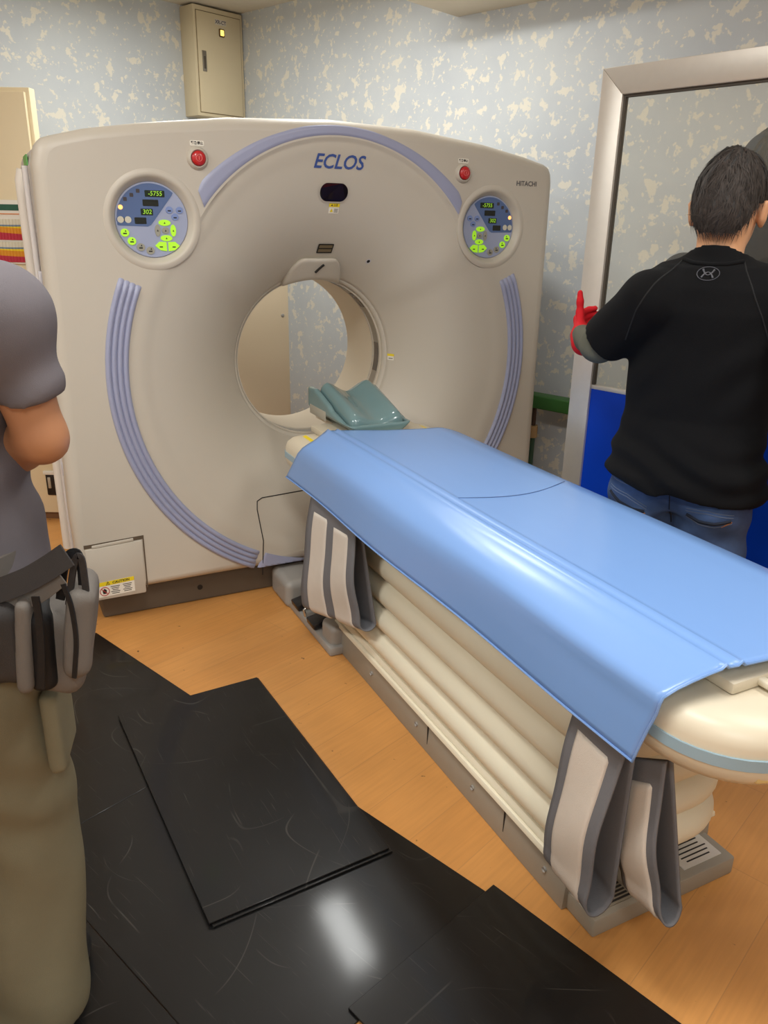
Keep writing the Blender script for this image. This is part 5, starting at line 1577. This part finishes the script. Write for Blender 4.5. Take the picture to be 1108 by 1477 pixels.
# ---- man in grey at the left
LD = 1.08
lo_ = dep(-172, 700, LD); lrz = heading(-12)
pl = thing('person', 'worker in grey t-shirt and khaki trousers with a waist bag, cut by the left edge', 'person', (lo_[0], lo_[1], 0.008), lrz)
ll_ = Loc(lo_, lrz)
shR = ll_(dep(-4, 468, LD)); elR = ll_(dep(62, 640, LD+0.01)); wrR = ll_(dep(-50, 672, LD+0.17))
PL = dict(head=(0.0, 0.02, 1.595), arm={1: (shR, elR, wrR), -1: ((-0.205, -0.012, 1.355), (-0.27, 0.02, 1.08), (-0.10, 0.20, 1.08))},
          leg={-1: ((-0.095, -0.01, 0.86), (-0.11, 0.03, 0.48), (-0.11, -0.02, 0.085)), 1: ((0.095, -0.01, 0.86), (0.105, 0.03, 0.48), (0.10, -0.02, 0.085))},
          hand={1: (ll_.v(dep(-120, 660, LD+0.24)-dep(-50, 672, LD+0.17)), (0, 0, -1), (0, 1, 0), 1, 0.35), -1: ((0.9, 0.4, 0.05), (0, 0, -1), (0, 1, 0), -1, 0.35)})
body = make_body('body', PL, M_SKIN2, pl)
def wr_left(x, y, z):
    w = 0.0095*np.sin(30*z+26*x+3*np.sin(9*z+7*y))*np.clip((1.30-z)/0.12, 0, 1)
    w += 0.005*np.sin(55*x-40*z+4*np.sin(13*z))*np.clip((1.36-z)/0.08, 0, 1)
    w += 0.006*np.sin(z*52+8*x)*np.clip((1.0-z)/0.12, 0, 1)
    return w
M_GT = cloth('grey_tee', (104, 99, 103), 0.9, noise=0.06)
ts2 = shirt('t_shirt', PL, M_GT, pl, 0.93, 0.024, 0.66, 1.415, wrinkle=wr_left, neck_r=0.078, slv=(0.046, 0.030))
shv, elv = np.array(shR), np.array(elR)
M_KH = cloth('khaki_trousers', (118, 113, 92), 0.9, noise=0.07)
kt = trousers('trousers', PL, M_KH, pl, 1.01, 0.018, flare=0.008, wrinkle=lambda x, y, z: 0.004*np.sin(z*34+x*30+2*np.sin(z*11))+0.003*np.sin(x*50-z*18))
hair('hair', PL, MATS['hair_black'], pl, -0.098, 0.055, 1500, 8, 0.016, MATS['hair_grey'])
shoes(PL, MATS['shoe_black'], pl)
# cargo pocket
F = Field((0.05, -0.25, 0.50), (0.36, 0.25, 0.92), 0.006)
cpk = ll_(dep(85, 1020, LD-0.02))
F.rbox((cpk[0]-0.012, cpk[1]+0.04, cpk[2]-0.05), (0.014, 0.060, 0.075), 0.010, 0)
obj('cargo_pocket', F.mesh('cargo_pocket', 2), M_KH, kt)
# waist bag
M_BAG = cloth('bag_dark', (54, 51, 50), 0.6, noise=0.15, nscale=18)
M_BAGG = cloth('bag_grey', (108, 102, 96), 0.7, noise=0.12, nscale=16)
M_BAGB = cloth('bag_black', (26, 25, 26), 0.55, noise=0.1)
V, Fc = [], []
n = 72
bz = ll_(dep(40, 838, LD))[2]
for i in range(n):
    a = 2*math.pi*i/n
    for dz, k in ((-0.024, 0.0), (-0.024, 0.008), (0.024, 0.008), (0.024, 0.0)):
        V.append((math.cos(a)*(0.188+k), -0.008+math.sin(a)*(0.140+k), bz+0.015+dz+0.012*math.cos(a)))
for i in range(n):
    j = (i+1) % n
    for k in range(4):
        l = (k+1) % 4; Fc.append((i*4+k, i*4+l, j*4+l, j*4+k))
belt = obj('waist_belt', mesh_from('waist_belt', V, Fc, True, 40), M_BAGG, pl)
bag = None
def bagpart(name, pc, depth, half, m, parent, rz=0.0, tilt=0.0, fold=0.004, r=0.03):
    half = [q*0.80 for q in half]; r *= 0.8
    c = ll_(dep(pc[0], pc[1], depth))
    F = Field(c-np.array(half)*1.5-0.03, c+np.array(half)*1.5+0.03, 0.005)
    ca, sa = math.cos(rz), math.sin(rz); ct, st_ = math.cos(tilt), math.sin(tilt)
    R = np.array([[ca, -sa, 0], [sa, ca, 0], [0, 0, 1]]) @ np.array([[ct, 0, st_], [0, 1, 0], [-st_, 0, ct]])
    F.rbox(c, half, r, 0, R=R)
    sl, x, y, z = F.grid(); F.D[sl] += (fold*np.sin(75*x+18*z)*np.sin(30*y+1.0)+0.5*fold*np.sin(110*x-20*z)).astype(np.float32)
    return obj(name, F.mesh(name, 2), m, parent)
b1 = bagpart('tool_pouch', (92, 925), LD-0.03, (0.048, 0.075, 0.090), M_BAGG, belt, 0.15, 0.14, r=0.035)
bagpart('pouch_flap', (118, 905), LD-0.06, (0.026, 0.060, 0.085), M_BAGG, b1, 0.1, 0.16, 0.003, r=0.02)
bagpart('pouch_side', (66, 935), LD-0.07, (0.022, 0.05, 0.080), M_BAGB, b1, 0.1, 0.05, 0.003, r=0.018)
b2 = bagpart('phone_pouch', (12, 925), LD-0.08, (0.044, 0.05, 0.082), M_BAG, belt, 0.0, 0.02, r=0.03)
bagpart('pouch_flap', (40, 930), LD-0.09, (0.014, 0.04, 0.090), M_BAGG, b2, 0.0, 0.08, 0.002, r=0.012)
def ribbon(name, pix, depth, width, m, parent, th=0.004):
    P_ = [ll_(dep(u, v, depth)) for u, v in pix]
    Q = []
    for p0, p1 in zip(P_[:-1], P_[1:]):
        for k in range(5): Q.append(p0+(p1-p0)*k/5)
    Q.append(P_[-1]); Q = np.array(Q)
    for _ in range(3): Q[1:-1] = (Q[:-2]+2*Q[1:-1]+Q[2:])/4
    V, Fc = [], []
    view = ll_.v(np.array([FW[0], FW[1], -0.3])); view /= np.linalg.norm(view)
    for i in range(len(Q)):
        d = Q[min(i+1, len(Q)-1)]-Q[max(i-1, 0)]; d /= np.linalg.norm(d)
        n_ = np.cross(d, view); n_ /= np.linalg.norm(n_)
        for a_, b_ in ((-1, -1), (1, -1), (1, 1), (-1, 1)): V.append(Q[i]+n_*a_*width/2+view*b_*th/2)
    for i in range(len(Q)-1):
        for k in range(4):
            l = (k+1) % 4; Fc.append((i*4+k, i*4+l, (i+1)*4+l, (i+1)*4+k))
    Fc += [(3, 2, 1, 0), tuple((len(Q)-1)*4+k for k in range(4))]
    return obj(name, mesh_from(name, V, Fc, True, 40), m, parent)
ribbon('carry_loop', [(88, 872), (92, 830), (100, 806), (112, 803), (119, 822), (122, 880)], LD-0.075, 0.012, M_BAGB, b1)
ribbon('carry_loop', [(100, 880), (106, 830), (112, 808), (119, 812), (123, 840), (128, 890)], LD-0.085, 0.009, M_BAG, b1)
ribbon('belt_strap', [(-30, 868), (10, 856), (45, 842), (75, 824), (98, 808)], LD-0.10, 0.034, M_BAG, belt)
ribbon('belt_strap', [(-30, 890), (15, 880), (55, 868), (90, 840)], LD-0.095, 0.024, M_BAGG, belt)
ribbon('pouch_strap', [(52, 868), (58, 900), (62, 960), (60, 1000)], LD-0.125, 0.010, M_BAGB, b2)
ribbon('pouch_zip', [(92, 850), (104, 880), (112, 930), (108, 985)], LD-0.115, 0.006, M_BAGB, b1)

# ---- helper beyond the glass
HDp = 2.62
ho = dep(1098, 300, HDp); hrz = heading(35)
hp_ = thing('person', 'worker in dark cap and dark shirt behind the glass, mostly hidden', 'person', (ho[0], ho[1], 0), hrz)
hz_ = dep(1105, 184, HDp)[2]
PH = dict(head=(0.0, 0.03, hz_-0.135), arm={s: ((s*0.205, -0.012, 1.355), (s*0.29, 0.0, 1.10), (s*0.27, 0.10, 0.90)) for s in (-1, 1)},
          leg={s: ((s*0.095, -0.01, 0.82), (s*0.11, 0.03, 0.46), (s*0.11, -0.02, 0.085)) for s in (-1, 1)},
          hand={s: ((0, 0.8, -0.2), (0, 0.2, -1), (-s, 0, 0), s, 0.35) for s in (-1, 1)})
make_body('body', PH, M_SKIN, hp_, 0.009)
shirt('work_shirt', PH, cloth('dark_shirt', (52, 56, 64), 0.85), hp_, 0.84, 0.020, 0.95, 1.415, res=0.008, neck_r=0.078)
F = Field((-0.16, -0.16, 1.30), (0.16, 0.18, PH['head'][2]+0.06), 0.007)
F.cone((0, -0.014, 1.37), (PH['head'][0]*0.8, PH['head'][1]-0.012, PH['head'][2]-0.035), 0.092, 0.098, k=0.0, squash=(1, 0, 0), f=0.95)
obj('neck_towel', F.mesh('neck_towel', 2), cloth('towel_dark', (52, 56, 64), 0.9), hp_)
trousers('trousers', PH, cloth('dark_trousers', (48, 50, 58), 0.9), hp_, 0.93, 0.018, res=0.009)
shoes(PH, MATS['shoe_black'], hp_)
hh = np.array(PH['head'])
F = Field(hh-0.2, hh+(0.2, 0.26, 0.2), 0.006)
F.ball(hh+(0, -0.002, 0.028), (0.094, 0.112, 0.108), k=0)
sl, x, y, z = F.grid(); F.D[sl] = np.maximum(F.D[sl], hh[2]+0.035-z)
F.cone(hh+(0, 0.09, 0.045), hh+(0, 0.155, 0.035), 0.075, 0.055, k=0.01, squash=(0, 0, 1), f=0.10)
obj('cap', F.mesh('cap', 2), cloth('cap_dark', (58, 62, 72), 0.8), hp_)
hair('hair', PH, MATS['hair_black'], hp_, -0.105, 0.055, 900, 11, 0.012, MATS['hair_grey'])
